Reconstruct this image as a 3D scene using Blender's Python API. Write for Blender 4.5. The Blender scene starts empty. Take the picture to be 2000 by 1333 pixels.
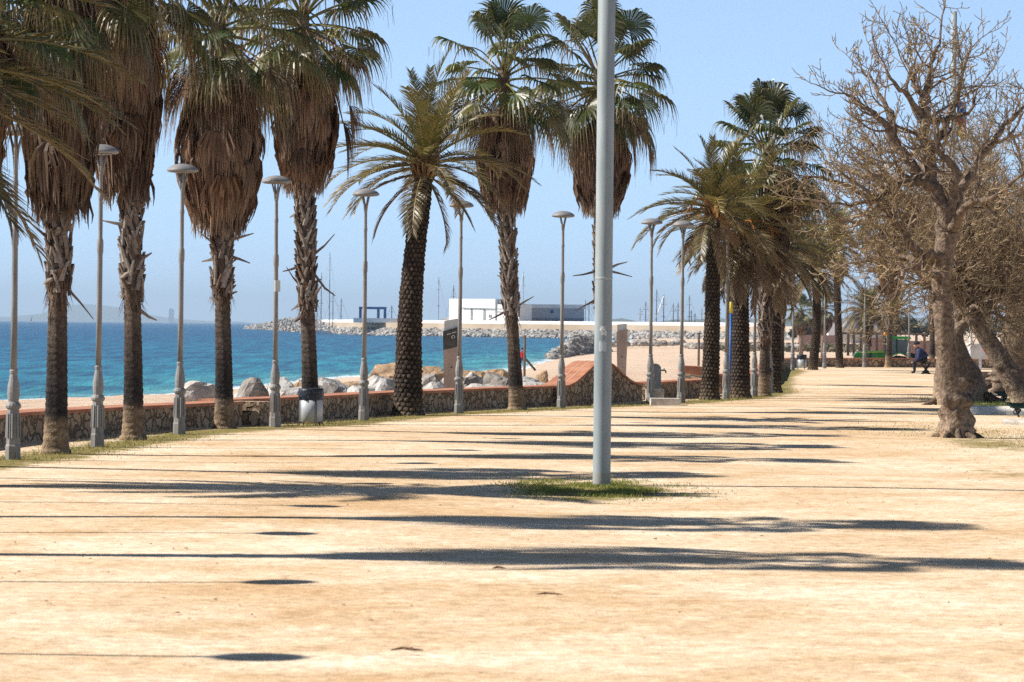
import bpy, math, random
from mathutils import Vector, Matrix
import numpy as np

C = bpy.context.scene
COL = C.collection
R = math.radians

# ---------------------------------------------------------------- camera
CAMH = 1.66
F = 7000.0                      # focal length in pixels of the 2000 px wide photograph
ROLL = 0.0105
PITCH = 30.0 / F
cam_d = bpy.data.cameras.new('camera')
cam = bpy.data.objects.new('camera', cam_d)
COL.objects.link(cam)
cam_d.sensor_width = 36.0
cam_d.lens = F / 2000.0 * 36.0
cam_d.clip_start = 0.5
cam_d.clip_end = 200000.0
cam.matrix_world = (Matrix.Translation((0, 0, CAMH)) @ Matrix.Rotation(math.pi / 2 - PITCH, 4, 'X')
                    @ Matrix.Rotation(ROLL, 4, 'Z'))
cam_d.dof.use_dof = True
cam_d.dof.focus_distance = 72.0
cam_d.dof.aperture_fstop = 9.0
C.camera = cam

# ---------------------------------------------------------------- sky, sun, exposure
SUN_EL = R(39)
wd = bpy.data.worlds.new('World')
C.world = wd
wd.use_nodes = True
nt = wd.node_tree
for n in list(nt.nodes):
    nt.nodes.remove(n)
wout = nt.nodes.new('ShaderNodeOutputWorld')
bg = nt.nodes.new('ShaderNodeBackground')
sky = nt.nodes.new('ShaderNodeTexSky')
sky.sky_type = 'NISHITA'
sky.sun_disc = False
sky.sun_elevation = SUN_EL
sky.sun_rotation = R(-90)
sky.air_density = 1.0
sky.dust_density = 0.1
sky.ozone_density = 0.75
# the clear blue above the thin coastal haze reaches far down: the sky is read a little higher up than the view ray
tc = nt.nodes.new('ShaderNodeTexCoord')
sx = nt.nodes.new('ShaderNodeSeparateXYZ')
ma = nt.nodes.new('ShaderNodeMath'); ma.operation = 'MULTIPLY_ADD'
ma.inputs[1].default_value = 1.3
ma.inputs[2].default_value = 0.16
cx = nt.nodes.new('ShaderNodeCombineXYZ')
nt.links.new(tc.outputs['Generated'], sx.inputs[0])
nt.links.new(sx.outputs[2], ma.inputs[0])
nt.links.new(sx.outputs[0], cx.inputs[0])
nt.links.new(sx.outputs[1], cx.inputs[1])
nt.links.new(ma.outputs[0], cx.inputs[2])
nt.links.new(cx.outputs[0], sky.inputs['Vector'])
# sky strength lowered towards the zenith, above the view, to deepen the shadows
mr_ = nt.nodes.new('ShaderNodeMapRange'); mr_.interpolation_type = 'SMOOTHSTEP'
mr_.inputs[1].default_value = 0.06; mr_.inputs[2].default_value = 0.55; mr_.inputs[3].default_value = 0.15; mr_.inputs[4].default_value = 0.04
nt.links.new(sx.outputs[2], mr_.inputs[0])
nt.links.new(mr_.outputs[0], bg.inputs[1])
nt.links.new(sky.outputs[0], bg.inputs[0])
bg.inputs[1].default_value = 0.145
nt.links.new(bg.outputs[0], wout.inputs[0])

sun_d = bpy.data.lights.new('sun', 'SUN')
sun = bpy.data.objects.new('sun', sun_d)
COL.objects.link(sun)
sun_d.energy = 5.0
sun_d.angle = R(0.53)
sun_d.color = (1.0, 0.945, 0.86)
sun.rotation_euler = Vector((math.cos(SUN_EL), 0.0, -math.sin(SUN_EL))).to_track_quat('-Z', 'Y').to_euler()

C.view_settings.view_transform = 'Standard'
C.view_settings.look = 'None'
C.view_settings.exposure = 0.65
C.view_settings.gamma = 1.0
C.render.engine = 'CYCLES'
C.cycles.max_bounces = 5
C.cycles.diffuse_bounces = 3
C.cycles.glossy_bounces = 2
C.cycles.transparent_max_bounces = 6
C.cycles.use_denoising = False
C.cycles.denoiser = 'OPENIMAGEDENOISE'
C.cycles.denoising_input_passes = 'RGB_ALBEDO_NORMAL'
C.cycles.denoising_prefilter = 'ACCURATE'

# ---------------------------------------------------------------- camera mapping used to place things at real distances
def uv(px, py):
    dx, dy = px - 1000.0, py - 666.5
    return dx + dy * ROLL, dy - dx * ROLL

def PD(px, py, d):
    """the point seen at photo pixel (px, py) at distance d along the promenade"""
    u, v = uv(px, py)
    return Vector((u / F * d, d, CAMH - (v + 30.0) / F * d))

def GP(px, py, z=0.0):
    """the point of the level z seen at photo pixel (px, py)"""
    u, v = uv(px, py)
    d = (CAMH - z) * F / (v + 30.0)
    return Vector((u / F * d, d, z))

# ---------------------------------------------------------------- mesh helpers
class MB:
    def __init__(self):
        self.v = []; self.f = []; self.c = []; self.m = []
    def vert(self, p, col=(1, 1, 1)):
        self.v.append((p[0], p[1], p[2])); self.c.append(col)
        return len(self.v) - 1
    def face(self, idx, m=0):
        self.f.append(tuple(idx)); self.m.append(m)
    def box(self, x0, x1, y0, y1, z0, z1, col=(1, 1, 1), m=0):
        b = len(self.v)
        for z in (z0, z1):
            for x, y in ((x0, y0), (x1, y0), (x1, y1), (x0, y1)):
                self.vert((x, y, z), col)
        for q in ((3, 2, 1, 0), (4, 5, 6, 7), (0, 1, 5, 4), (1, 2, 6, 5), (2, 3, 7, 6), (3, 0, 4, 7)):
            self.face([b + i for i in q], m)
    def hexa(self, bot, top, col=(1, 1, 1), m=0):
        b = len(self.v)
        for p in list(bot) + list(top):
            self.vert(p, col)
        n = len(bot)
        self.face([b + i for i in reversed(range(n))], m)
        self.face([b + n + i for i in range(n)], m)
        for i in range(n):
            j = (i + 1) % n
            self.face([b + i, b + j, b + n + j, b + n + i], m)
    def tube(self, pts, rad, sides=6, col=(1, 1, 1), cap=True, m=0, cols=None):
        n = len(pts)
        pts = [Vector(p) for p in pts]
        a = None
        rings = []
        for i in range(n):
            t = (pts[min(i + 1, n - 1)] - pts[max(i - 1, 0)])
            if t.length < 1e-9: t = Vector((0, 0, 1))
            t.normalize()
            if a is None:
                a = Vector((1, 0, 0)) if abs(t.x) < .8 else Vector((0, 1, 0))
            a = a - t * a.dot(t)
            if a.length < 1e-6: a = t.orthogonal()
            a.normalize()
            bb = t.cross(a)
            r = rad[i] if isinstance(rad, (list, tuple)) else rad
            ring = []
            for k in range(sides):
                w = 2 * math.pi * k / sides
                ring.append(self.vert(pts[i] + a * (math.cos(w) * r) + bb * (math.sin(w) * r), cols[i] if cols else col))
            rings.append(ring)
        for i in range(n - 1):
            for k in range(sides):
                k2 = (k + 1) % sides
                self.face((rings[i][k], rings[i][k2], rings[i + 1][k2], rings[i + 1][k]), m)
        if cap:
            self.face(list(reversed(rings[0])), m)
            self.face(rings[-1], m)
    def lathe(self, prof, sides=16, col=(1, 1, 1), m=0, o=(0, 0, 0), cap=True, sq=None):
        rings = []
        for (r, z) in prof:
            ring = []
            for k in range(sides):
                w = 2 * math.pi * (k + .5) / sides
                ring.append(self.vert((o[0] + r * math.cos(w), o[1] + r * math.sin(w), o[2] + z), col))
            rings.append(ring)
        for i in range(len(prof) - 1):
            for k in range(sides):
                k2 = (k + 1) % sides
                self.face((rings[i][k], rings[i][k2], rings[i + 1][k2], rings[i + 1][k]), m)
        if cap:
            self.face(list(reversed(rings[0])), m)
            self.face(rings[-1], m)
    def ribbon(self, pts, widths, side, col, m=0, cols=None):
        prev = None
        for i, p in enumerate(pts):
            s = side * (widths[i] * .5)
            c = cols[i] if cols else col
            if widths[i] < 1e-5:
                cur = (self.vert(p, c),)
            else:
                cur = (self.vert(p - s, c), self.vert(p + s, c))
            if prev is not None:
                if len(prev) == 2 and len(cur) == 2:
                    self.face((prev[0], prev[1], cur[1], cur[0]), m)
                elif len(prev) == 2:
                    self.face((prev[0], prev[1], cur[0]), m)
                elif len(cur) == 2:
                    self.face((prev[0], cur[1], cur[0]), m)
            prev = cur
    def mesh(self, name, mats, smooth=False):
        me = bpy.data.meshes.new(name)
        me.from_pydata(self.v, [], self.f)
        if not isinstance(mats, (list, tuple)): mats = [mats]
        for mt in mats: me.materials.append(mt)
        if any(self.m):
            me.polygons.foreach_set('material_index', self.m)
        ca = me.attributes.new('col', 'FLOAT_COLOR', 'POINT')
        a = np.ones((len(self.v), 4), dtype=np.float32)
        a[:, :3] = np.array(self.c, dtype=np.float32).reshape(-1, 3)
        ca.data.foreach_set('color', a.ravel())
        if smooth:
            me.polygons.foreach_set('use_smooth', [True] * len(self.f))
        me.update()
        return me
    def build(self, name, mats, parent=None, smooth=False):
        return link(name, self.mesh(name, mats, smooth), parent)

def link(name, me, parent=None):
    o = bpy.data.objects.new(name, me)
    COL.objects.link(o)
    if parent is not None: o.parent = parent
    return o

def thing(name, label, cat, loc=(0, 0, 0), rz=0.0, group=None):
    o = bpy.data.objects.new(name, None)
    COL.objects.link(o)
    o.location = loc; o.rotation_euler = (0, 0, rz)
    o.empty_display_size = .2
    return tag(o, label, cat, group)

def tag(o, label, cat, group=None, kind=None):
    if label: o['label'] = label
    if cat: o['category'] = cat
    if group: o['group'] = group
    if kind: o['kind'] = kind
    return o

def copy_tree(o, parent=None):
    c = o.copy(); COL.objects.link(c); c.parent = parent
    for ch in list(o.children):
        copy_tree(ch, c)
    return c

def mix(a, b, t): return tuple(a[i] + (b[i] - a[i]) * t for i in range(3))
def lerp_path(path, d):
    """X of a (X, d) polyline at distance d"""
    if d <= path[0][1]: return path[0][0]
    for (x0, d0), (x1, d1) in zip(path, path[1:]):
        if d <= d1: return x0 + (x1 - x0) * (d - d0) / (d1 - d0)
    return path[-1][0]

# ---------------------------------------------------------------- materials
def new_mat(name):
    m = bpy.data.materials.new(name); m.use_nodes = True
    t = m.node_tree
    return m, t, t.nodes['Principled BSDF']

def noise_mat(name, c0, c1, scale=8.0, rough=.8, detail=6, attr=False, spec=.3, bump=0.0, bscale=None, metallic=0.0, stretch=None, c2=None, thr=(.35, .65)):
    m, t, p = new_mat(name)
    tcn = t.nodes.new('ShaderNodeTexCoord')
    src = tcn.outputs['Object']
    if stretch:
        mp = t.nodes.new('ShaderNodeMapping'); mp.inputs['Scale'].default_value = stretch
        t.links.new(src, mp.inputs[0]); src = mp.outputs[0]
    oi_ = t.nodes.new('ShaderNodeObjectInfo'); sc_ = t.nodes.new('ShaderNodeVectorMath'); sc_.operation = 'MULTIPLY_ADD'
    sc_.inputs[1].default_value = (37, 37, 37); t.links.new(oi_.outputs['Random'], sc_.inputs[0]); t.links.new(src, sc_.inputs[2]); src = sc_.outputs[0]
    n = t.nodes.new('ShaderNodeTexNoise'); n.inputs['Scale'].default_value = scale; n.inputs['Detail'].default_value = detail
    n.inputs['Roughness'].default_value = .6
    t.links.new(src, n.inputs['Vector'])
    r = t.nodes.new('ShaderNodeValToRGB')
    r.color_ramp.elements[0].position = thr[0]; r.color_ramp.elements[0].color = (*c0, 1)
    r.color_ramp.elements[1].position = thr[1]; r.color_ramp.elements[1].color = (*c1, 1)
    if c2:
        e = r.color_ramp.elements.new(min(.99, thr[1] + .12)); e.color = (*c2, 1)
    t.links.new(n.outputs[0], r.inputs[0])
    out = r.outputs[0]
    if attr:
        at = t.nodes.new('ShaderNodeAttribute'); at.attribute_name = 'col'
        mx = t.nodes.new('ShaderNodeMix'); mx.data_type = 'RGBA'; mx.blend_type = 'MULTIPLY'; mx.inputs[0].default_value = 1
        t.links.new(out, mx.inputs[6]); t.links.new(at.outputs['Color'], mx.inputs[7]); out = mx.outputs[2]
    t.links.new(out, p.inputs['Base Color'])
    p.inputs['Roughness'].default_value = rough
    p.inputs['Specular IOR Level'].default_value = spec
    p.inputs['Metallic'].default_value = metallic
    if bump > 0:
        n2 = t.nodes.new('ShaderNodeTexNoise'); n2.inputs['Scale'].default_value = bscale or scale * 3; n2.inputs['Detail'].default_value = 5
        t.links.new(src, n2.inputs['Vector'])
        b = t.nodes.new('ShaderNodeBump'); b.inputs['Strength'].default_value = 1.0; b.inputs['Distance'].default_value = bump
        t.links.new(n2.outputs[0], b.inputs['Height']); t.links.new(b.outputs[0], p.inputs['Normal'])
    return m

def leaf_mat(name, trans=.25, rough=.45, spec=.4):
    m, t, p = new_mat(name)
    at = t.nodes.new('ShaderNodeAttribute'); at.attribute_name = 'col'
    oi = t.nodes.new('ShaderNodeObjectInfo')
    hs = t.nodes.new('ShaderNodeHueSaturation')
    mr = t.nodes.new('ShaderNodeMapRange'); mr.inputs[3].default_value = .75; mr.inputs[4].default_value = 1.25
    t.links.new(oi.outputs['Random'], mr.inputs[0]); t.links.new(mr.outputs[0], hs.inputs['Value'])
    t.links.new(at.outputs['Color'], hs.inputs['Color'])
    t.links.new(hs.outputs[0], p.inputs['Base Color'])
    p.inputs['Roughness'].default_value = rough
    p.inputs['Specular IOR Level'].default_value = spec
    if trans > 0:
        tr = t.nodes.new('ShaderNodeBsdfTranslucent')
        t.links.new(hs.outputs[0], tr.inputs[0])
        mx = t.nodes.new('ShaderNodeMixShader'); mx.inputs[0].default_value = trans
        t.links.new(p.outputs[0], mx.inputs[1]); t.links.new(tr.outputs[0], mx.inputs[2])
        t.links.new(mx.outputs[0], t.nodes['Material Output'].inputs[0])
    return m

def attr_mat(name, rough=.85, spec=.2, vscale=None, vamt=.35, bump=0, bscale=20):
    """colour from the mesh, broken up by noise"""
    return noise_mat(name, (1 - vamt,) * 3, (1 + vamt,) * 3, scale=vscale or 12, rough=rough, attr=True, spec=spec, bump=bump, bscale=bscale)

M = {}
M['leaf'] = leaf_mat('palm_leaf', .22, .4, .5)
M['dead'] = leaf_mat('dead_palm_leaf', .12, .7, .25)
M['trunk'] = attr_mat('palm_trunk', .9, .15, 14, .4, .02, 40)
M['boot'] = attr_mat('leaf_base', .85, .2, 20, .3, .006, 60)
M['bark'] = attr_mat('smooth_bark', .9, .15, 15, .5, .03, 26)
M['twig'] = attr_mat('twig_bark', .85, .2, 5, .25)
M['rock'] = noise_mat('grey_rock', (.26, .25, .24), (.52, .50, .47), 2.2, .9, bump=.12, bscale=3.5, attr=True)
M['lamp'] = noise_mat('lamp_paint', (.17, .165, .16), (.27, .26, .25), 7, .6, bump=.003, bscale=40, stretch=(1, 1, .25), c2=(.17, .10, .06), thr=(.3, .6))
M['lampcap'] = noise_mat('lamp_cap_paint', (.19, .187, .19), (.26, .256, .26), 9, .55)
M['lens'] = noise_mat('lamp_glass', (.22, .215, .21), (.3, .29, .28), 9, .3)
M['pole'] = noise_mat('galvanised_steel', (.22, .26, .27), (.33, .37, .38), 5, .55, metallic=.0, stretch=(1, 1, .2), spec=.25)
M['concrete'] = noise_mat('concrete', (.40, .36, .31), (.58, .54, .48), 9, .9, bump=.01, bscale=40)
M['whitekerb'] = noise_mat('white_stone', (.55, .50, .44), (.72, .68, .61), 6, .9, bump=.01, bscale=40)
M['black'] = noise_mat('black_metal', (.012, .012, .013), (.03, .03, .03), 20, .5)
M['bin'] = noise_mat('bin_paint', (.42, .44, .46), (.56, .58, .59), 4, .45, bump=.004, bscale=12)
M['bag'] = noise_mat('black_plastic', (.01, .011, .018), (.035, .037, .05), 10, .35, bump=.02, bscale=22)
M['terracotta'] = noise_mat('terracotta', (.34, .13, .075), (.50, .235, .14), 3, .85, bump=.008, bscale=20, c2=(.45, .27, .18), thr=(.35, .6))
M['corten'] = noise_mat('weathered_plate', (.33, .255, .20), (.43, .34, .27), 4, .6, stretch=(1, 1, .3))
M['slate'] = noise_mat('dark_plate', (.045, .045, .042), (.09, .085, .075), 6, .5)
M['pale'] = noise_mat('pale_plate', (.5, .53, .5), (.62, .65, .62), 6, .5)
M['white'] = noise_mat('white_paint', (.74, .74, .73), (.84, .84, .83), .3, .7)
M['offwhite'] = noise_mat('grey_cladding', (.38, .39, .43), (.45, .46, .50), .2, .7)
M['darkclad'] = noise_mat('dark_cladding', (.15, .16, .21), (.20, .21, .26), .2, .7)
M['blue'] = noise_mat('blue_paint', (.015, .07, .24), (.025, .11, .34), 3, .5)
M['yellow'] = noise_mat('yellow_paint', (.55, .45, .04), (.68, .56, .06), 3, .5)
M['redp'] = noise_mat('red_paint', (.45, .03, .03), (.55, .05, .04), 3, .6)
M['green'] = noise_mat('green_paint', (.012, .11, .02), (.03, .19, .035), 2, .35)
M['lime'] = noise_mat('lime_paint', (.30, .42, .02), (.40, .52, .04), 3, .4)
M['dkgreen'] = noise_mat('dark_green_paint', (.008, .03, .022), (.015, .045, .03), 12, .5)
M['rubber'] = noise_mat('tyre_rubber', (.018, .017, .016), (.05, .045, .04), 9, .9)
M['glass'] = noise_mat('dark_glass', (.03, .05, .05), (.06, .09, .09), 3, .12, spec=.7)
M['orange'] = noise_mat('orange_plastic', (.75, .22, .02), (.8, .28, .03), 3, .4)
M['wood'] = noise_mat('weathered_wood', (.10, .065, .045), (.2, .14, .10), 6, .85, stretch=(1, 1, .2))
M['pinkwood'] = noise_mat('pink_timber', (.32, .19, .15), (.42, .27, .22), 4, .85)
M['cream'] = noise_mat('cream_render', (.55, .50, .42), (.68, .63, .55), 2, .9)
M['skin'] = noise_mat('skin', (.35, .19, .13), (.42, .24, .17), 10, .6)
M['navy'] = noise_mat('navy_cloth', (.012, .018, .055), (.03, .04, .10), 9, .85)
M['darkcloth'] = noise_mat('dark_cloth', (.010, .011, .018), (.025, .027, .04), 9, .9)
M['redcloth'] = noise_mat('red_cloth', (.42, .02, .03), (.52, .04, .05), 9, .85)
M['jean'] = noise_mat('blue_cloth', (.05, .09, .2), (.08, .13, .27), 9, .85)
M['grass'] = leaf_mat('grass_blade', .2, .6, .2)
M['debris'] = noise_mat('dry_leaf', (.10, .055, .03), (.2, .12, .07), 20, .9)
M['hill'] = noise_mat('hill_cover', (.05, .07, .04), (.10, .11, .07), .0008, .95)
M['farfoliage'] = attr_mat('far_foliage', .9, .1, .5, .3)
M['mast'] = noise_mat('mast_metal', (.35, .35, .36), (.5, .5, .5), 1, .5)
M['maststeel'] = noise_mat('dark_mast', (.10, .11, .13), (.16, .17, .2), 1, .5)

# stone wall: irregular stones in sandy mortar
def stone_mat(name, s0, s1, mortar, scale=3.2):
    m, t, p = new_mat(name)
    tcn = t.nodes.new('ShaderNodeTexCoord')
    ns = t.nodes.new('ShaderNodeTexNoise'); ns.inputs['Scale'].default_value = 5
    t.links.new(tcn.outputs['Object'], ns.inputs['Vector'])
    ad = t.nodes.new('ShaderNodeMix'); ad.data_type = 'RGBA'; ad.blend_type = 'ADD'; ad.inputs[0].default_value = .30
    t.links.new(tcn.outputs['Object'], ad.inputs[6]); t.links.new(ns.outputs['Color'], ad.inputs[7])
    v = t.nodes.new('ShaderNodeTexVoronoi'); v.feature = 'DISTANCE_TO_EDGE'; v.inputs['Scale'].default_value = scale
    v2 = t.nodes.new('ShaderNodeTexVoronoi'); v2.inputs['Scale'].default_value = scale
    t.links.new(ad.outputs[2], v.inputs['Vector']); t.links.new(ad.outputs[2], v2.inputs['Vector'])
    r = t.nodes.new('ShaderNodeValToRGB')
    r.color_ramp.elements[0].position = .03; r.color_ramp.elements[0].color = (0, 0, 0, 1)
    r.color_ramp.elements[1].position = .11; r.color_ramp.elements[1].color = (1, 1, 1, 1)
    t.links.new(v.outputs[0], r.inputs[0])
    sp = t.nodes.new('ShaderNodeSeparateColor'); t.links.new(v2.outputs['Color'], sp.inputs[0])
    c = t.nodes.new('ShaderNodeMix'); c.data_type = 'RGBA'
    c.inputs[6].default_value = (*s0, 1); c.inputs[7].default_value = (*s1, 1)
    t.links.new(sp.outputs[0], c.inputs[0])
    mx = t.nodes.new('ShaderNodeMix'); mx.data_type = 'RGBA'
    mx.inputs[6].default_value = (*mortar, 1)
    t.links.new(r.outputs[0], mx.inputs[0]); t.links.new(c.outputs[2], mx.inputs[7])
    t.links.new(mx.outputs[2], p.inputs['Base Color'])
    p.inputs['Roughness'].default_value = .9
    b = t.nodes.new('ShaderNodeBump'); b.inputs['Distance'].default_value = .05; b.inputs['Strength'].default_value = 1
    t.links.new(r.outputs[0], b.inputs['Height']); t.links.new(b.outputs[0], p.inputs['Normal'])
    return m
M['stone'] = stone_mat('wall_stone', (.33, .225, .135), (.48, .35, .235), (.19, .13, .08), 5.0)
M['darkstone'] = stone_mat('dark_wall_stone', (.10, .085, .075), (.2, .17, .15), (.14, .12, .10), 2.6)
M['palestone'] = stone_mat('pale_wall_stone', (.62, .52, .34), (.72, .63, .45), (.40, .33, .24), 2.6)

# ---------------------------------------------------------------- ground materials
def sand_mat(name, cols, grass_col=None, bump=.02):
    m, t, p = new_mat(name)
    tcn = t.nodes.new('ShaderNodeTexCoord')
    def noise(sc, det=4, rough=.6):
        n = t.nodes.new('ShaderNodeTexNoise'); n.inputs['Scale'].default_value = sc; n.inputs['Detail'].default_value = det
        n.inputs['Roughness'].default_value = rough
        t.links.new(tcn.outputs['Object'], n.inputs['Vector']); return n
    def ramp(src, a, b, ca, cb):
        r = t.nodes.new('ShaderNodeValToRGB')
        r.color_ramp.elements[0].position = a; r.color_ramp.elements[0].color = (*ca, 1)
        r.color_ramp.elements[1].position = b; r.color_ramp.elements[1].color = (*cb, 1)
        t.links.new(src, r.inputs[0]); return r
    def mixc(fac, a, b, mode='MIX'):
        x = t.nodes.new('ShaderNodeMix'); x.data_type = 'RGBA'; x.blend_type = mode
        if isinstance(fac, float): x.inputs[0].default_value = fac
        else: t.links.new(fac, x.inputs[0])
        t.links.new(a, x.inputs[6]); t.links.new(b, x.inputs[7]); return x.outputs[2]
    big = noise(.26, 9, .7)
    mid = noise(1.1, 10, .78)
    fine = noise(14, 4, .7)
    grain = noise(90, 2, .6)
    r1 = ramp(big.outputs[0], .38, .58, cols[0], cols[1])
    r2 = ramp(mid.outputs[0], .40, .66, (1.08, 1.07, 1.06), cols[2])
    r3 = ramp(fine.outputs[0], .32, .68, (.74, .71, .68), (1.20, 1.21, 1.22))
    r4 = ramp(grain.outputs[0], .30, .70, (.72, .70, .68), (1.26, 1.27, 1.28))
    c = mixc(1.0, r1.outputs[0], r2.outputs[0], 'MULTIPLY')
    c = mixc(1.0, c, r3.outputs[0], 'MULTIPLY')
    c = mixc(1.0, c, r4.outputs[0], 'MULTIPLY')
    clod = noise(4.5, 6, .8)
    r5 = ramp(clod.outputs[0], .34, .58, (.80, .75, .69), (1.14, 1.155, 1.17))
    c = mixc(1.0, c, r5.outputs[0], 'MULTIPLY')
    # scattered small dark stones and bits of dry leaf
    vo = t.nodes.new('ShaderNodeTexVoronoi'); vo.inputs['Scale'].default_value = 5.5
    t.links.new(tcn.outputs['Object'], vo.inputs['Vector'])
    spk = ramp(vo.outputs['Distance'], .05, .09, (.45, .36, .28), (1, 1, 1))
    c = mixc(1.0, c, spk.outputs[0], 'MULTIPLY')
    if grass_col:
        at = t.nodes.new('ShaderNodeAttribute'); at.attribute_name = 'grassy'
        gn = noise(2.2, 6, .75)
        mu = t.nodes.new('ShaderNodeMath'); mu.operation = 'ADD'
        t.links.new(at.outputs['Fac'], mu.inputs[0]); t.links.new(gn.outputs[0], mu.inputs[1])
        gr = ramp(mu.outputs[0], .82, 1.12, (0, 0, 0), (1, 1, 1))
        gc = ramp(fine.outputs[0], .3, .7, grass_col[0], grass_col[1])
        c = mixc(gr.outputs[0], c, gc.outputs[0])
    t.links.new(c, p.inputs['Base Color'])
    p.inputs['Roughness'].default_value = .95
    p.inputs['Specular IOR Level'].default_value = .1
    hs = mixc(.5, fine.outputs[0], grain.outputs[0])
    b = t.nodes.new('ShaderNodeBump'); b.inputs['Distance'].default_value = bump; b.inputs['Strength'].default_value = .8
    t.links.new(hs, b.inputs['Height']); t.links.new(b.outputs[0], p.inputs['Normal'])
    return m
M['sand'] = sand_mat('packed_sand', ((.60, .435, .27), (.76, .645, .505), (.87, .77, .64)), ((.17, .145, .05), (.30, .235, .085)), .012)
M['beach'] = sand_mat('beach_sand', ((.60, .46, .35), (.70, .57, .46), (.88, .84, .80)), None, .05)

# ---------------------------------------------------------------- layout lines (X, distance)
WALL1 = [(-9.0, -20), (-8.6, 10), (-8.2, 25), (-7.6, 38), (-6.7, 49.4), (-5.55, 53.6), (-4.32, 57.6)]
WALL2 = [(-4.55, 58.3), (-3.3, 62), (-2.26, 66), (-1.1, 69.5), (0, 72.8), (1.0, 75.4)]
HUMP = [(1.05, 75.0), (2.9, 79.6)]
WALL3 = [(3.25, 82.0), (4.4, 86.3), (5.1, 88.6)]
WALL4 = [(6.4, 95.5), (7.6, 107), (8.9, 122), (10.2, 138), (11.3, 150), (12.4, 155), (14, 157), (18.9, 158.5), (27, 158.5)]
EDGE = WALL1 + [(-4.55, 58.3), (-3.3, 62), (-2.26, 66), (-1.1, 69.5), (0, 72.8), (1.05, 75.0), (2.9, 79.6), (3.25, 82), (4.4, 86.3), (5.1, 88.6), (6.4, 95.5), (7.6, 107), (8.9, 122), (10.2, 138), (11.3, 150), (12.4, 155), (14, 157), (18.9, 158.5)]
LAMPS = [(25, 898), (190, 873), (350, 849), (537, 836), (710, 821), (896, 808), (1096, 797), (1270, 790), (1330, 788), (1418, 779), (1473, 775), (1503, 770)]
LAMP_XY = [GP(*q).xy for q in LAMPS]
ROW = [(-6.9, 10), (-6.7, 25), (-6.4, 36)] + [(p.x, p.y) for p in LAMP_XY] + [(8.6, 118), (11.1, 142)]

SHORE = [(-60, 40), (-45, 100), (-23.3, 163), (-18.8, 175), (-16.2, 183), (-10.8, 252), (0, 289), (2.3, 328), (5.3, 409), (7, 450), (12, 520), (21, 700), (34, 1000), (70, 2000), (200, 5000)]
SEA_Z = -2.0
def beach_z(x, d):
    s = lerp_path(SHORE, d)
    cap = -.42 + (-1.1) * min(1, max(0, (d - 112) / 60.0))
    slope = .042
    z = SEA_Z + slope * (x - s)
    if z > cap - .25:                       # soft shoulder
        t = min(1, (z - cap + .25) / .5)
        z = cap - .25 + .25 * (1 - (1 - t) ** 2)
    bumps = .10 * math.sin(x * .9 + d * .17) * math.sin(d * .23 - x * .4) + .05 * math.sin(x * 2.3 + 1.7) * math.sin(d * .61)
    return max(z, -6.0) + (bumps if z > -1.7 else bumps * .3)

def grid_mesh(name, mat, xs_of, ds, zf, attrs=None, kind='structure'):
    mb = MB(); n = None
    at = {k: [] for k in (attrs or {})}
    for d in ds:
        row = xs_of(d); n = len(row)
        for x in row:
            mb.vert((x, d, zf(x, d)))
            for k in at: at[k].append(attrs[k](x, d))
    for j in range(len(ds) - 1):
        for i in range(n - 1):
            a = j * n + i
            mb.face((a, a + 1, a + n + 1, a + n))
    me = mb.mesh(name, mat, True)
    for k in at:
        q = me.attributes.new(k, 'FLOAT', 'POINT'); q.data.foreach_set('value', at[k])
    o = link(name, me); o['kind'] = kind
    return o

# beach and inland terrain
def logspace(a, b, n): return [a * (b / a) ** (i / (n - 1)) for i in range(n)]
ds = [-60, -20] + logspace(12, 7000, 150)
def beach_xs(d):
    dd = max(d, 20)
    lo = min(-70, -.35 * dd); hi = max(90, .6 * dd)
    c = lerp_path(SHORE, d)
    return [lo + (hi - lo) * i / 150 for i in range(151)]
def bz(x, d):
    if d > 12 and x > lerp_path(EDGE, d) + 1.0 and d < 156: return -.75
    return beach_z(x, d)
grid_mesh('beach', M['beach'], beach_xs, ds, bz)

# promenade, with worn grass along the palms
def grassy(x, d):
    r = lerp_path(ROW, d)
    g = math.exp(-((x - r - .1) / .75) ** 2) * .62
    tb = GP(1870, 856)
    for px, py, sx_, sy_, a in ((1160, 958, 1.0, 2.3, .75), (1930, 868, .9, 5, .5), (1960, 800, 1.4, 7, .5), (1560, 806, 1.5, 1.6, .3), (1780, 805, 1.2, 3, .35), (1980, 925, .8, 3, .4)):
        q = GP(px, py)
        g += a * math.exp(-((x - q.x) / sx_) ** 2 - ((d - q.y) / sy_) ** 2)
    if x > 8 and 60 < d < 120: g += .2 * min(1, (x - 8) / 3)
    return min(g, .8)
pds = [-40, -10, 5] + [12 + i * .6 for i in range(246)]
def prom_xs(d):
    e = lerp_path(EDGE, d)
    return [e - .02 + .3 * i for i in range(70)] + [e + 21 + i * 2.2 for i in range(1, 30)]
prom = grid_mesh('promenade', M['sand'], prom_xs, pds, lambda x, d: .012 * math.sin(x * .7 + d * .31) + .008 * math.sin(d * .9 - x * .5) if d < 120 else 0.0, {'grassy': grassy})

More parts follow.
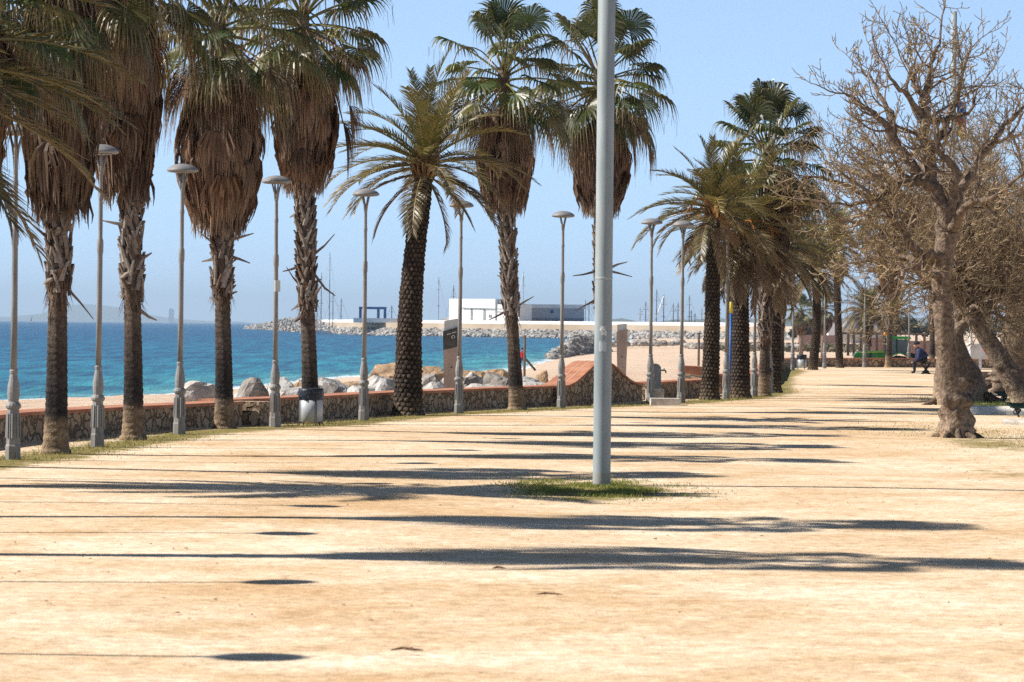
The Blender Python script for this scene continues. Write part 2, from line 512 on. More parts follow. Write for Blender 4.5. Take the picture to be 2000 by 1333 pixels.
# ---------------------------------------------------------------- sea
def sea_mat():
    m, t, p = new_mat('sea_water')
    tcn = t.nodes.new('ShaderNodeTexCoord')
    at = t.nodes.new('ShaderNodeAttribute'); at.attribute_name = 'shore'
    def mapping(sc):
        mp = t.nodes.new('ShaderNodeMapping'); mp.inputs['Scale'].default_value = sc
        t.links.new(tcn.outputs['Object'], mp.inputs[0]); return mp.outputs[0]
    r = t.nodes.new('ShaderNodeValToRGB')
    el = r.color_ramp.elements
    el[0].position = 0.0; el[0].color = (.14, .36, .40, 1)
    el[1].position = 1.0; el[1].color = (.002, .070, .168, 1)
    for pos, c in ((.03, (.022, .19, .235, 1)), (.10, (.005, .130, .210, 1)), (.30, (.003, .095, .190, 1))):
        e = el.new(pos); e.color = c
    nb = t.nodes.new('ShaderNodeTexNoise'); nb.inputs['Scale'].default_value = 1.0; nb.inputs['Detail'].default_value = 5
    t.links.new(mapping((.03, .012, 1)), nb.inputs['Vector'])
    t.links.new(at.outputs['Fac'], r.inputs[0])
    # wave faces: lighter and darker bands of water
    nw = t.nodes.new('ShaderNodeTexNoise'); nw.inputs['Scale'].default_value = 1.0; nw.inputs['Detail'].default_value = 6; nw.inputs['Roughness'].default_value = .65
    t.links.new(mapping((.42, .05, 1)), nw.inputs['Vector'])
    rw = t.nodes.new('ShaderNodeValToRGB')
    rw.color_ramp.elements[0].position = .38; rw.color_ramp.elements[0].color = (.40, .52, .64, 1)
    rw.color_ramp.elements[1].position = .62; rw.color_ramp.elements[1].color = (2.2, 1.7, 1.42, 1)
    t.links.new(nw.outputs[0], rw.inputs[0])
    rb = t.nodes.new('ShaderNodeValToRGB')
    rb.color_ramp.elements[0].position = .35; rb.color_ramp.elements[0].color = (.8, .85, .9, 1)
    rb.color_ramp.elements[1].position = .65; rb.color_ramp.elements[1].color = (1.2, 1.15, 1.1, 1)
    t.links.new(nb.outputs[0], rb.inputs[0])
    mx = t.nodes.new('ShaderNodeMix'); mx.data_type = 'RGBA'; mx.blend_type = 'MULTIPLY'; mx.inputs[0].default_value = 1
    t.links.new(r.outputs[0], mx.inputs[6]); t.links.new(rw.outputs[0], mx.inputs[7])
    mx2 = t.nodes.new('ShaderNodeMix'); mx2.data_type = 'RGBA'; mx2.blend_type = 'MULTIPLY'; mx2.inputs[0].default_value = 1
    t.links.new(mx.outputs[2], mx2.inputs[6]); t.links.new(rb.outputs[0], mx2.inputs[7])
    # foam: strongest where the water thins out over the sand
    nf = t.nodes.new('ShaderNodeTexNoise'); nf.inputs['Scale'].default_value = 1.0; nf.inputs['Detail'].default_value = 7; nf.inputs['Roughness'].default_value = .7
    t.links.new(mapping((.22, .11, 1)), nf.inputs['Vector'])
    af = t.nodes.new('ShaderNodeAttribute'); af.attribute_name = 'foam'
    su = t.nodes.new('ShaderNodeMath'); su.operation = 'ADD'
    t.links.new(nf.outputs[0], su.inputs[0]); t.links.new(af.outputs['Fac'], su.inputs[1])
    rf = t.nodes.new('ShaderNodeValToRGB')
    rf.color_ramp.elements[0].position = .74; rf.color_ramp.elements[0].color = (0, 0, 0, 1)
    rf.color_ramp.elements[1].position = .84; rf.color_ramp.elements[1].color = (1, 1, 1, 1)
    t.links.new(su.outputs[0], rf.inputs[0])
    mx3 = t.nodes.new('ShaderNodeMix'); mx3.data_type = 'RGBA'; mx3.inputs[7].default_value = (.75, .8, .8, 1)
    t.links.new(rf.outputs[0], mx3.inputs[0]); t.links.new(mx2.outputs[2], mx3.inputs[6])
    t.links.new(mx3.outputs[2], p.inputs['Base Color'])
    p.inputs['Roughness'].default_value = .35
    p.inputs['Specular IOR Level'].default_value = .10
    b = t.nodes.new('ShaderNodeBump'); b.inputs['Distance'].default_value = .9; b.inputs['Strength'].default_value = .9
    t.links.new(nw.outputs[0], b.inputs['Height']); t.links.new(b.outputs[0], p.inputs['Normal'])
    return m
M['sea'] = sea_mat()
sea_ds = logspace(25, 44000, 190)
def sea_xs(d):
    s = lerp_path(SHORE, d)
    lo = -1.0 * d - 90
    hi = s + 18 if d < 2600 else s + 18 + (d - 2600) * .9
    row = [lo + (s - lo) * (1 - (1 - i / 70.0) ** 2.2) for i in range(71)]
    return row + [s + (hi - s) * i / 6 for i in range(1, 7)]
def shore_f(x, d):
    s = lerp_path(SHORE, d)
    return min(1.0, max(0.0, (s - x) / 160.0 + max(0, d - 400) / 2600.0))
BREAK = [(-9.0, 255), (-6, 278), (-16, 240), (-27, 195), (-2, 345), (-9, 392)]
def foam_f(x, d):
    s = lerp_path(SHORE, d)
    f = .36 * math.exp(-((s - x - .2) / 1.6) ** 2)
    if d > 230: f += .13 * math.exp(-((s - x - 7) / 5.0) ** 2) + .05 * math.exp(-((s - x - 22) / 9.0) ** 2)
    else: f += .05 * math.exp(-((s - x - 6) / 3.0) ** 2)
    return f
def sea_z(x, d):
    s = lerp_path(SHORE, d)
    a = min(1.0, max(0.0, (s - x) / 12.0))
    if d > 900: return SEA_Z
    return SEA_Z + a * (.10 * math.sin(d * .55 + x * .21) + .07 * math.sin(d * .27 - x * .43 + 1.2))
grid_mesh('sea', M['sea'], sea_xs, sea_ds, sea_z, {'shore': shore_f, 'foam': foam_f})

# ---------------------------------------------------------------- hills far across the water
def hills(name, pxs, d, depth):
    mb = MB()
    n = len(pxs)
    for px, py in pxs:
        top = PD(px, py, d)
        mb.vert((top.x, d - depth, SEA_Z)); mb.vert((top.x, d, top.z)); mb.vert((top.x, d + depth, SEA_Z))
    for i in range(n - 1):
        a = 3 * i
        mb.face((a, a + 3, a + 4, a + 1)); mb.face((a + 1, a + 4, a + 5, a + 2))
    o = mb.build(name, M['hill'], None, True); o['kind'] = 'structure'
    return o
hills('hills', [(-260, 622), (-100, 618), (20, 619), (90, 612), (130, 597), (165, 594), (205, 597), (235, 601), (255, 606), (280, 613), (320, 620), (350, 624), (400, 627), (470, 629)], 26000, 1500)
hills('hills', [(1120, 640), (1170, 632), (1195, 624), (1215, 622), (1240, 627), (1262, 633), (1290, 628), (1320, 624), (1350, 626), (1390, 621), (1440, 624), (1500, 622), (1580, 626), (1700, 620), (1850, 622), (2150, 618)], 9000, 900)

random.seed(11)
# ---------------------------------------------------------------- rocks
def rock_verts(mb, c, s, rnd, col=(1, 1, 1), lo=True):
    """one angular boulder: a cut-up sphere with flattened facets"""
    nl, ns = (5, 8) if lo else (10, 18)
    planes = [(Vector((rnd.uniform(-.45, .45), rnd.uniform(-.45, .45), 1)).normalized(), rnd.uniform(.5, .72))]
    for _ in range(9):
        v = Vector((rnd.gauss(0, 1), rnd.gauss(0, 1), rnd.gauss(0, .7))).normalized()
        planes.append((v, rnd.uniform(.5, .85)))
    rot = rnd.uniform(0, 6.28)
    b = len(mb.v)
    def put(dirv):
        k = 1.0
        for v, h in planes:
            q = dirv.dot(v)
            if q > 1e-4: k = min(k, h / q)
        p = dirv * k
        x, y = p.x * math.cos(rot) - p.y * math.sin(rot), p.x * math.sin(rot) + p.y * math.cos(rot)
        mb.vert((c[0] + x * s[0], c[1] + y * s[1], c[2] + p.z * s[2]), col)
    put(Vector((0, 0, -1)))
    for i in range(1, nl):
        th = math.pi * i / nl
        for k in range(ns):
            w = 2 * math.pi * (k + .5 * (i % 2)) / ns
            put(Vector((math.sin(th) * math.cos(w), math.sin(th) * math.sin(w), -math.cos(th))))
    put(Vector((0, 0, 1)))
    for k in range(ns):
        mb.face((b, b + 1 + (k + 1) % ns, b + 1 + k))
        t = b + 1 + (nl - 2) * ns
        mb.face((t + k, t + (k + 1) % ns, t + ns))
    for i in range(nl - 2):
        r0 = b + 1 + i * ns
        for k in range(ns):
            mb.face((r0 + k, r0 + (k + 1) % ns, r0 + ns + (k + 1) % ns, r0 + ns + k))

rk = random.Random(5)
# boulders on the beach behind the wall: (px centre, py top, px width, distance, tone)
BOULD = [(395, 752, 62, 92, 'w'), (432, 772, 28, 84, 'g'), (492, 748, 58, 84, 'd'), (528, 757, 34, 88, 'g'), (553, 748, 44, 86, 'g'), (573, 754, 60, 80, 'g'),
         (598, 752, 40, 90, 'g'), (628, 742, 60, 94, 'd'), (656, 746, 66, 86, 'g'), (640, 764, 48, 80, 'd'), (682, 752, 56, 88, 't'), (690, 770, 70, 78, 'g'),
         (720, 738, 52, 98, 't'), (706, 757, 50, 84, 'g'), (748, 738, 54, 94, 'g'), (765, 722, 78, 108, 't'), (762, 752, 62, 84, 'g'), (736, 768, 48, 78, 'g'),
         (845, 726, 46, 106, 't'), (840, 742, 44, 92, 'd'), (868, 740, 42, 96, 'g'), (846, 758, 58, 82, 'g'), (884, 756, 46, 86, 'g'), (920, 730, 66, 108, 't'),
         (915, 742, 40, 94, 'd'), (938, 738, 46, 98, 'g'), (930, 756, 62, 84, 'g'), (905, 766, 36, 80, 'd'), (960, 728, 52, 110, 't'), (975, 738, 50, 96, 'd'),
         (965, 752, 50, 88, 'g'), (985, 762, 54, 84, 'g'), (1030, 742, 60, 96, 'g'), (1060, 748, 58, 92, 't'), (1035, 758, 66, 86, 'g'), (1075, 760, 48, 88, 'g'),
         (1060, 730, 22, 120, 't'), (612, 768, 34, 80, 'g'), (470, 768, 26, 90, 'g'), (545, 770, 30, 78, 'w'), (1300, 746, 24, 105, 'g'), (1318, 750, 26, 102, 'w'), (1296, 752, 22, 100, 'd')]
TONE = {'g': (1, 1, 1), 'd': (.62, .58, .55), 't': (.95, .66, .42), 'w': (1.2, 1.12, 1.05)}
NAME = {'g': 'grey', 'd': 'dark grey', 't': 'sandy brown', 'w': 'whitish'}
def nearest_word(px):
    marks = [(360, 'third lamp'), (440, 'third palm'), (535, 'fourth lamp'), (605, 'litter bin'), (710, 'fifth lamp'), (800, 'leaning palm'), (880, 'brown stele'), (1000, 'sixth palm'), (1095, 'tiled hump'), (1310, 'drinking fountain')]
    q = min(marks, key=lambda m_: abs(m_[0] - px))
    side = 'just left of' if px < q[0] - 12 else ('just right of' if px > q[0] + 12 else 'right behind')
    return side + ' the ' + q[1]
BO = []
fill_r = random.Random(77)
for k in range(22):
    px = 470 + 600 * (k + fill_r.random()) / 22
    if 780 < px < 830: continue
    dq = fill_r.choice((82, 84, 87, 90, 93)); BOULD.append((px, 764 - (px - 470) * .008 + fill_r.uniform(-5, 5), fill_r.uniform(26, 44), dq, fill_r.choice('ggdgt')))
for i, (px, py, w, d, tn) in enumerate(BOULD):
    p = PD(px, py, d)
    g = beach_z(p.x, d)
    hw = w * .5 / F * d * 1.18
    h = max(.35, (p.z - g + .25)) * 1.18
    mb = MB()
    rock_verts(mb, (0, 0, h * .5 - .25), (hw * 1.35, hw * 1.2, h * .5 * 1.2), rk, TONE[tn], False)
    o = mb.build('boulder', M['rock'])
    o.location = (p.x, d, g)
    size = 'big' if w > 55 else ('middle-sized' if w > 40 else 'small')
    where = 'low by the wall' if d < 87 else ('in the back row' if d > 100 else 'in mid heap')
    lab = f'{size} {NAME[tn]} boulder {where}, {nearest_word(px)}'
    BO.append((o, lab, px))
for o, lab, px in BO:
    same = sorted(q_[2] for q_ in BO if q_[1] == lab)
    if len(same) > 1: lab += [', left one', ', right one'][min(1, same.index(px))] if len(same) == 2 else [', left one', ', middle one', ', right one'][min(2, same.index(px))]
    tag(o, lab, 'boulder', 'boulders heaped behind the low wall')

# ---------------------------------------------------------------- harbour breakwater
BW = [(470, 642, 2150), (520, 645, 1900), (560, 648, 1600), (630, 651, 1330), (700, 655, 1186), (900, 658, 1130), (1160, 663, 1067), (1400, 664, 1010), (1560, 664, 960), (1750, 666, 900)]
def bw_at(px):
    for a, b in zip(BW, BW[1:]):
        if px <= b[0]:
            t = (px - a[0]) / (b[0] - a[0]); d = a[2] + (b[2] - a[2]) * t
            return d
    return BW[-1][2]
rocks = MB()
rr = random.Random(8)
for i in range(3400):
    px = 478 + (1580 - 478) * rr.random()
    d = bw_at(px)
    t = rr.random()
    hgt = 5.9 if px < 600 else 2.05
    if px < 560: hgt = max(.9, 5.9 * (px - 455) / 105.0) if px > 455 else .5
    if 600 <= px < 660: hgt = 5.9 - 3.85 * (px - 600) / 60
    z = SEA_Z + t * hgt
    dd = d + t * 9 + rr.uniform(-1.5, 1.5)
    x = uv(px, 640)[0] / F * dd
    s = rr.uniform(.6, 1.25)
    tone = rr.uniform(.5, 1.1)
    rock_verts(rocks, (x, dd, z), (s * 1.2, s * 1.1, s), rr, (tone, tone * .98, tone * .97))
o = rocks.build('breakwater_rocks', M['rock'])
tag(o, 'grey armour rocks of the long harbour breakwater across the water', 'rocks', None, 'stuff')
fill = MB()
def strip_wall(mb, pts, depth, z_of, z0, col=(1, 1, 1)):
    """a solid strip along the breakwater: pts of px, its top z from z_of(px)"""
    rings = []
    for px in pts:
        d = bw_at(px) + 9
        x0 = uv(px, 640)[0] / F * d; d1 = d + depth; x1 = uv(px, 640)[0] / F * d1
        zt = z_of(px)
        rings.append([mb.vert((x0, d, z0), col), mb.vert((x0, d, zt), col), mb.vert((x1, d1, zt), col), mb.vert((x1, d1, z0), col)])
    for a, b in zip(rings, rings[1:]):
        for k in range(4):
            k2 = (k + 1) % 4
            mb.face((a[k], b[k], b[k2], a[k2]))
    mb.face(rings[0]); mb.face(list(reversed(rings[-1])))
pts = list(range(485, 1760, 30))
def bw_top(px):
    if px < 600: return max(-1.2, SEA_Z + 4.6 * (px - 470) / 130.0)
    return 2.25
strip_wall(fill, pts, 60, bw_top, -4)
o = fill.build('breakwater', noise_mat('breakwater_fill', (.36, .28, .20), (.46, .37, .28), .05, .95))
o['kind'] = 'structure'
mb = MB()
pts = list(range(620, 1500, 20))
def off_strip(mb, pts, off, th, z0, z1):
    rings = []
    for px in pts:
        d = bw_at(px) + 9 + off; u = uv(px, 630)[0] / F
        rings.append([mb.vert((u * d, d, z0)), mb.vert((u * d, d, z1)), mb.vert((u * (d + th), d + th, z1)), mb.vert((u * (d + th), d + th, z0))])
    for a, b in zip(rings, rings[1:]):
        for k in range(4):
            k2 = (k + 1) % 4
            mb.face((a[k], b[k], b[k2], a[k2]))
    mb.face(rings[0]); mb.face(list(reversed(rings[-1])))
off_strip(mb, pts, 14, 1.2, 2.2, 3.15)
o = mb.build('harbour_wall', M['white'])
tag(o, 'long low white parapet wall along the top of the breakwater', 'wall')

# white boatyard building and the long grey shed beside it
def pbox(mb, px0, px1, py0, z0, d, depth, m=0, col=(1, 1, 1)):
    a, b = PD(px0, py0, d), PD(px1, py0, d)
    mb.box(a.x, b.x, d, d + depth, z0, (a.z + b.z) / 2, col, m)
DB = 1165
bl = PD(877, 630, DB)
t = thing('boatyard_building', 'white flat-roofed boatyard building with green drainpipes on the breakwater', 'building', (bl.x, DB, 0), R(-42))
def BLD(px, py, off=0.0):
    # along the slanting front: how far right of its left corner the photo shows px
    k = uv(px, 610)[0] / F; c_, s_ = math.cos(R(-42)), math.sin(R(-42))
    L = (k * DB - bl.x) / (c_ - k * s_)
    dd = DB + L * s_
    return Vector((L, off, PD(px, py, dd).z))
a, b, c3 = BLD(877, 584), BLD(967, 586), BLD(1012, 595)
mb = MB(); mb.box(0, b.x, 0, 7, 1.0, a.z); mb.box(b.x, c3.x, .5, 6.5, 1.0, c3.z); mb.build('wall', M['white'], t)
a = BLD(962, 588.5); b = BLD(988, 588.5); mb = MB(); mb.box(a.x, b.x, 1.5, 5, a.z - 2.5, a.z + .3); mb.build('roof_unit', M['offwhite'], t)
pipem = noise_mat('pipe_green', (.07, .12, .10), (.1, .16, .13), 1, .6)
mb = MB(); a = BLD(903, 602, -.3); b = BLD(1008, 605, -.3); mb.tube([a, b], .13, 5); mb.build('gutter', pipem, t)
for px in (921.5, 946.5):
    mb = MB(); a = BLD(px, 603, -.3); mb.tube([(a.x, a.y, 2.2), a], .17, 5); mb.build('drainpipe', pipem, t)
for px in (956, 959.5):
    mb = MB(); a = BLD(px - 1.2, 615); b = BLD(px + 1.2, 621); mb.box(a.x, b.x, -.08, .2, b.z, a.z); mb.build('window', M['darkclad'], t)
t = thing('storage_shed', 'long grey shed with white roof edge right of the white boatyard building', 'building', (0, 0, 0))
mb = MB(); a = PD(1013, 600, DB + 4); b = PD(1141, 602, DB + 4)
mb.box(a.x, b.x, DB + 4, DB + 30, 4.3, a.z - .3); mb.build('wall', M['offwhite'], t)
mb = MB(); mb.box(a.x, b.x, DB + 3.95, DB + 30.05, 2.2, 4.298); mb.build('lower_wall', M['darkclad'], t)
mb = MB(); q = PD(1013, 593, DB + 4)
mb.box(a.x - .3, b.x + .4, DB + 3.4, DB + 30.6, a.z - .298, q.z - .2); mb.build('roof', M['white'], t)
mb = MB(); q = PD(1078, 609, DB + 3.9); mb.lathe([(.02, 0), (.62, 0), (.62, .1), (.02, .1)], 14)
em = mb.build('round_emblem', M['blue'], t); em.location = q; em.rotation_euler = (R(90), 0, 0)
# low white roof and shed left of the building
mb = MB(); pbox(mb, 690, 794, 622, 2.2, 1180, 14)
t = mb.build('low_shed', M['white']); tag(t, 'low white shed under the blue boat hoist', 'building')
mb = MB(); a = PD(856, 626, DB + 3); b = PD(876, 615, DB + 3)
mb.hexa([(a.x, a.y, 2.2), (b.x, a.y, 2.2), (b.x, a.y + 8, 2.2), (a.x, a.y + 8, 2.2)], [(a.x, a.y, 3.2), (b.x, a.y, 4.4), (b.x, a.y + 8, 4.4), (a.x, a.y + 8, 3.2)])
t = mb.build('lean_to_shed', M['white']); tag(t, 'small white lean-to roof at the left end of the white boatyard building', 'shed')
# blue travel hoist
t = thing('boat_hoist', 'blue gantry boat hoist standing behind the low white shed', 'hoist', (0, 0, 0))
D = 1200
for px in (704, 739, 752):
    a = PD(px - 2.6, 600, D); b = PD(px + 2.6, 600, D)
    mb = MB(); mb.box(a.x, b.x, D, D + .9, 2.2, a.z); mb.build('leg', M['blue'], t)
a = PD(701, 600, D - .1); b = PD(755, 601, D - .1); mb = MB(); mb.box(a.x, b.x, D - .1, D + 1.0, a.z - .7, a.z + .1); mb.build('cross_beam', M['blue'], t)

# yachts moored behind the breakwater: hulls hidden, masts showing
hull_me = None
def yacht(px, ptop, d, dark, lab, furled=False, sway=0.0, spreaders=2):
    base = PD(px, 632, d)
    top = PD(px, ptop, d)
    h = top.z - .2
    t = thing('yacht', lab, 'sailing boat', (base.x, d, SEA_Z), rr.uniform(-.5, .5) + 1.57, 'yachts moored behind the breakwater')
    mb = MB(); L = 5.0
    secs = []
    for i in range(7):
        s = i / 6; wdt = 1.6 * math.sin(math.pi * (.12 + .88 * s) ** .8) if i < 6 else .5
        y = -L + 2 * L * s
        secs.append([mb.vert((-wdt, y, 1.1)), mb.vert((-wdt * .7, y, 0.0)), mb.vert((wdt * .7, y, 0.0)), mb.vert((wdt, y, 1.1))])
    for a, b in zip(secs, secs[1:]):
        for k in range(4):
            mb.face((a[k], a[(k + 1) % 4], b[(k + 1) % 4], b[k]))
    mb.face(list(reversed(secs[0]))); mb.face(secs[-1])
    mb.build('hull', M['white'], t)
    hh = h - SEA_Z
    mm = M['maststeel'] if dark else M['mast']
    mb = MB(); mb.tube([(0, 0, 1), (sway, 0, hh)], [.20, .14], 5)
    mst = mb.build('mast', mm, t)
    for k in range(spreaders):
        z = hh * (.5 + .28 * k)
        mb = MB(); mb.tube([(0, -.9, z), (0, .9, z)], .05, 4); mb.build('spreader', mm, mst)
    mb = MB()
    for e in (-4.6, 4.6):
        mb.tube([(0, e, 1.1), (sway, 0, hh * .97)], .035 if not furled or e < 0 else .16, 4)
    mb.build('rigging', M['white'] if furled else mm, t)
YACHTS = [(619, 545, 0), (627, 532, 0), (643, 492, 0), (650, 570, 0), (666, 582, 0), (765, 596, 1), (856, 540, 0), (885, 557, 1), (1021, 530, 0), (1143, 585, 0), (1150, 590, 0),
          (1250, 600, 0), (1261, 588, 1), (1282, 565, 1), (1296, 575, 1), (1315, 592, 1), (1324, 590, 1), (1346, 576, 1), (1350, 605, 1), (1357, 612, 1), (1371, 600, 0), (612, 560, 1)]
YL = ['pale mast just right of the fourth shaggy palm', 'pale mast left of the tallest mast at the fourth shaggy palm', 'tallest pale yacht mast, right of the fourth shaggy palm',
      'short pale mast close right of the tallest yacht mast', 'faint pale mast farther right of the tallest yacht mast', 'short dark mast just right of the blue boat hoist',
      'tall pale mast just left of the white boatyard building', 'dark thin mast above the left corner of the white boatyard building', 'white furled mast behind the palm at the boatyard buildings',
      'left of two pale masts at the right end of the grey shed', 'right of two pale masts at the right end of the grey shed', 'pale leftmost mast right of the thick steel pole',
      'dark mast just left of the eighth lamp', 'tall dark mast right of the eighth lamp', 'dark mast with white furled sail between eighth and ninth lamps',
      'short dark mast midway between eighth and ninth lamps', 'short dark mast just left of the ninth lamp', 'tall dark mast right of the ninth lamp',
      'short pale-rigged dark mast close right of the tall one by the ninth lamp', 'shortest dark mast right of the ninth lamp', 'pale mast beside the trunk of the orange-stalked palm', 'dark mast half hidden by the fourth shaggy palm trunk']
for k, (px, py, dk) in enumerate(YACHTS):
    yacht(px, py, 1290 if px < 1200 else 1200, dk, YL[k], px in (1021, 1296), rr.uniform(-.2, .2))
# far sailing boat out at sea and hazy tower of the town
t = thing('sailing_boat', 'faint little sailing boat far out at sea between first lamp and first palm', 'sailing boat', (0, 0, 0))
D = 4200; a = PD(62, 626, D)
t.location = (a.x, D, SEA_Z)
mb = MB(); mb.hexa([(-2.6, -1, 0), (2.6, -1, 0), (2.6, 1, 0), (-2.6, 1, 0)], [(-3.6, -1.5, 1.3), (3.9, -1.5, 1.3), (3.9, 1.5, 1.3), (-3.6, 1.5, 1.3)]); mb.build('hull', M['white'], t)
mb = MB()
mb.hexa([(-2.6, -.12, 1.5), (.2, -.12, 1.5), (.2, .12, 1.5), (-2.6, .12, 1.5)], [(.1, -.1, 9.3), (.25, -.1, 9.3), (.25, .1, 9.3), (.1, .1, 9.3)]); mb.build('sail', M['white'], t)
D = 20000; a = PD(330, 604, D); b = PD(339, 604, D)
mb = MB(); mb.box(a.x, b.x, D, D + 30, SEA_Z, a.z); mb.box(a.x + 4, b.x - 12, D + 3, D + 20, a.z, a.z + 4)
o = mb.build('tower_block', M['offwhite']); tag(o, 'hazy tower block on the far shore left of the third lamp post', 'building')

# ---------------------------------------------------------------- groyne rocks on the shore
gr = MB()
for i in range(290):
    px = rr.uniform(1075, 1190)
    t = rr.random()
    d = 400 + (px - 1085) * 1.1 + t * 22
    topz = -1.6 + 1.75 * min(1, max(0, (px - 1080) / 45.0))
    z = -2 + t * (topz + 2)
    x = uv(px, 680)[0] / F * d
    s = rr.uniform(.35, .85); tone = rr.uniform(.4, 1.15)
    rock_verts(gr, (x, d, z), (s * 1.2, s, s * .9), rr, (tone, tone * .97, tone * .94))
for i in range(330):
    px = rr.uniform(1190, 1560)
    d = 560 + rr.uniform(0, 60) - (px - 1200) * .2
    x = uv(px, 680)[0] / F * d
    tone = rr.uniform(.7, 1.2); s = rr.uniform(.25, .8)
    rock_verts(gr, (x, d, beach_z(x, d) + s * .5 + (.5 if px < 1335 else .1)), (s * 1.4, s, s * .8), rr, (tone, tone * .95, tone * .9))
o = gr.build('groyne_rocks', M['rock'])
tag(o, 'grey rocks of the small groyne and rocky strip on the beach', 'rocks', None, 'stuff')

# ---------------------------------------------------------------- walls
def wall_run(path, h, th, label, cap=True, name='stone_wall', side=-1, mat='stone', step=1.2, capover=.04, zb=-.5):
    """a wall whose promenade face follows path; its thickness goes to the sea side"""
    pts = []
    for (a, b) in zip(path, path[1:]):
        va, vb = Vector((a[0], a[1], 0)), Vector((b[0], b[1], 0))
        n = max(1, int((vb - va).length / step))
        for i in range(n): pts.append(va.lerp(vb, i / n))
    pts.append(Vector((path[-1][0], path[-1][1], 0)))
    nor = []
    for i in range(len(pts)):
        t_ = (pts[min(i + 1, len(pts) - 1)] - pts[max(i - 1, 0)]).normalized()
        nor.append(Vector((-t_.y, t_.x, 0)))
    root = thing(name, label, 'wall', (0, 0, 0))
    def strip(o0, o1, z0, z1, zj=0):
        mb = MB(); rg = []
        for p, n in zip(pts, nor):
            a, b = p + n * o0, p + n * o1
            rg.append([mb.vert((a.x, a.y, z0)), mb.vert((a.x, a.y, z1)), mb.vert((b.x, b.y, z1)), mb.vert((b.x, b.y, z0))])
        for a, b in zip(rg, rg[1:]):
            for k in range(4):
                k2 = (k + 1) % 4
                mb.face((a[k], b[k], b[k2], a[k2]))
        mb.face(rg[0]); mb.face(list(reversed(rg[-1])))
        return mb
    strip(0, th, zb, h - .05).build('masonry', M[mat], root)
    if cap: strip(-capover, th + capover, h - .048, h).build('tile_coping', M['terracotta'], root)
    return root
wall_run(WALL1, .40, .55, 'low stone wall with terracotta coping left of the third shaggy palm')
wall_run(WALL2, .41, .55, 'low stone wall with terracotta coping running from bin to tiled hump')
wall_run(WALL3, .40, .5, 'short low stone wall right of the drinking fountain')
wall_run(WALL4, .40, .5, 'long stone wall closing the far end of the promenade', mat='stone')
# end pier of the first wall
mb = MB(); mb.box(-.32, .32, -.3, .35, -.4, .39)
o = mb.build('wall_pier', M['stone']); o.location = (-4.25, 57.95, 0); o.rotation_euler = (0, 0, -.3)
tag(o, 'square stone pier ending the left wall right of the third shaggy palm', 'pier')

# wave-shaped wall with terracotta back
root = thing('wave_wall', 'humped stone wall with curved terracotta tile top behind the steel pole', 'wall', (0, 0, 0))
A, B = Vector((*HUMP[0], 0)), Vector((*HUMP[1], 0))
wv = (B - A); Lw = wv.length; wv.normalize(); ev = Vector((-wv.y, wv.x, 0))
def hump_h(s): return .42 + .50 * (.5 - .5 * math.cos(2 * math.pi * min(1, max(0, (s - .02) / .96)))) ** 1.1
mb = MB(); cp = MB(); rg = []; rc = []
NS = 40
for i in range(NS + 1):
    s = i / NS; p = A + wv * (Lw * s); h = hump_h(s); q = p + ev * .55
    rg.append([mb.vert((p.x, p.y, -.4)), mb.vert((p.x, p.y, h - .05)), mb.vert((q.x, q.y, h - .05)), mb.vert((q.x, q.y, -.4))])
    p2 = p - ev * .03; q2 = q + ev * .03
    rc.append([cp.vert((p2.x, p2.y, h - .048)), cp.vert((p2.x, p2.y, h)), cp.vert((q2.x, q2.y, h)), cp.vert((q2.x, q2.y, h - .048))])
for m_, r_ in ((mb, rg), (cp, rc)):
    for a, b in zip(r_, r_[1:]):
        for k in range(4):
            k2 = (k + 1) % 4
            m_.face((a[k], b[k], b[k2], a[k2]))
    m_.face(r_[0]); m_.face(list(reversed(r_[-1])))
mb.build('masonry', M['stone'], root)
cp.build('tile_coping', M['terracotta'], root)
mb = MB()
for off in (.18, .36):           # tile joints
    rg = []
    for i in range(NS + 1):
        s = i / NS; p = A + wv * (Lw * s) + ev * (off - .012); h = hump_h(s)
        q = p + ev * .024
        rg.append([mb.vert((p.x, p.y, h + .004)), mb.vert((q.x, q.y, h + .004))])
    for a, b in zip(rg, rg[1:]): mb.face((a[0], b[0], b[1], a[1]))
mb.build('tile_joint', noise_mat('tile_joint', (.55, .33, .22), (.62, .40, .28), 5, .9), root)
# curved stair walls behind the short wall
root = thing('stair_wall', 'pale stone stair wall with sloping terracotta top behind the ninth lamp', 'wall', (0, 0, 0))
def prism(mb, poly, d, depth, m=0):
    n = len(poly); P = [PD(x, y, d) for x, y in poly]; b = len(mb.v)
    for p in P: mb.vert((p.x, d, p.z))
    for p in P: mb.vert((p.x, d + depth, p.z))
    mb.face([b + i for i in range(n)], m); mb.face([b + n + i for i in reversed(range(n))], m)
    for i in range(n):
        j = (i + 1) % n
        mb.face([b + j, b + i, b + n + i, b + n + j], m)
mb = MB(); prism(mb, [(1326, 770), (1386, 770), (1386, 737), (1345, 731), (1328, 727)], 97, .5); mb.build('masonry', M['palestone'], root)
mb = MB(); prism(mb, [(1326, 727), (1345, 731.2), (1386, 737.2), (1386, 724), (1372, 716.5), (1335, 715)], 97.3, 1.6); mb.build('tile_coping', M['terracotta'], root)
mb = MB(); mb.box(0, 1.35, 0, 2.2, -.5, .33); mb.box(-.05, 1.4, -.05, 2.25, .332, .37, m=1)
o = mb.build('stair_block', [M['stone'], M['terracotta']]); q = GP(1402, 764); o.location = (q.x - .35, 100, 0); tag(o, 'stone block with terracotta top left of the blue and yellow post', 'wall')

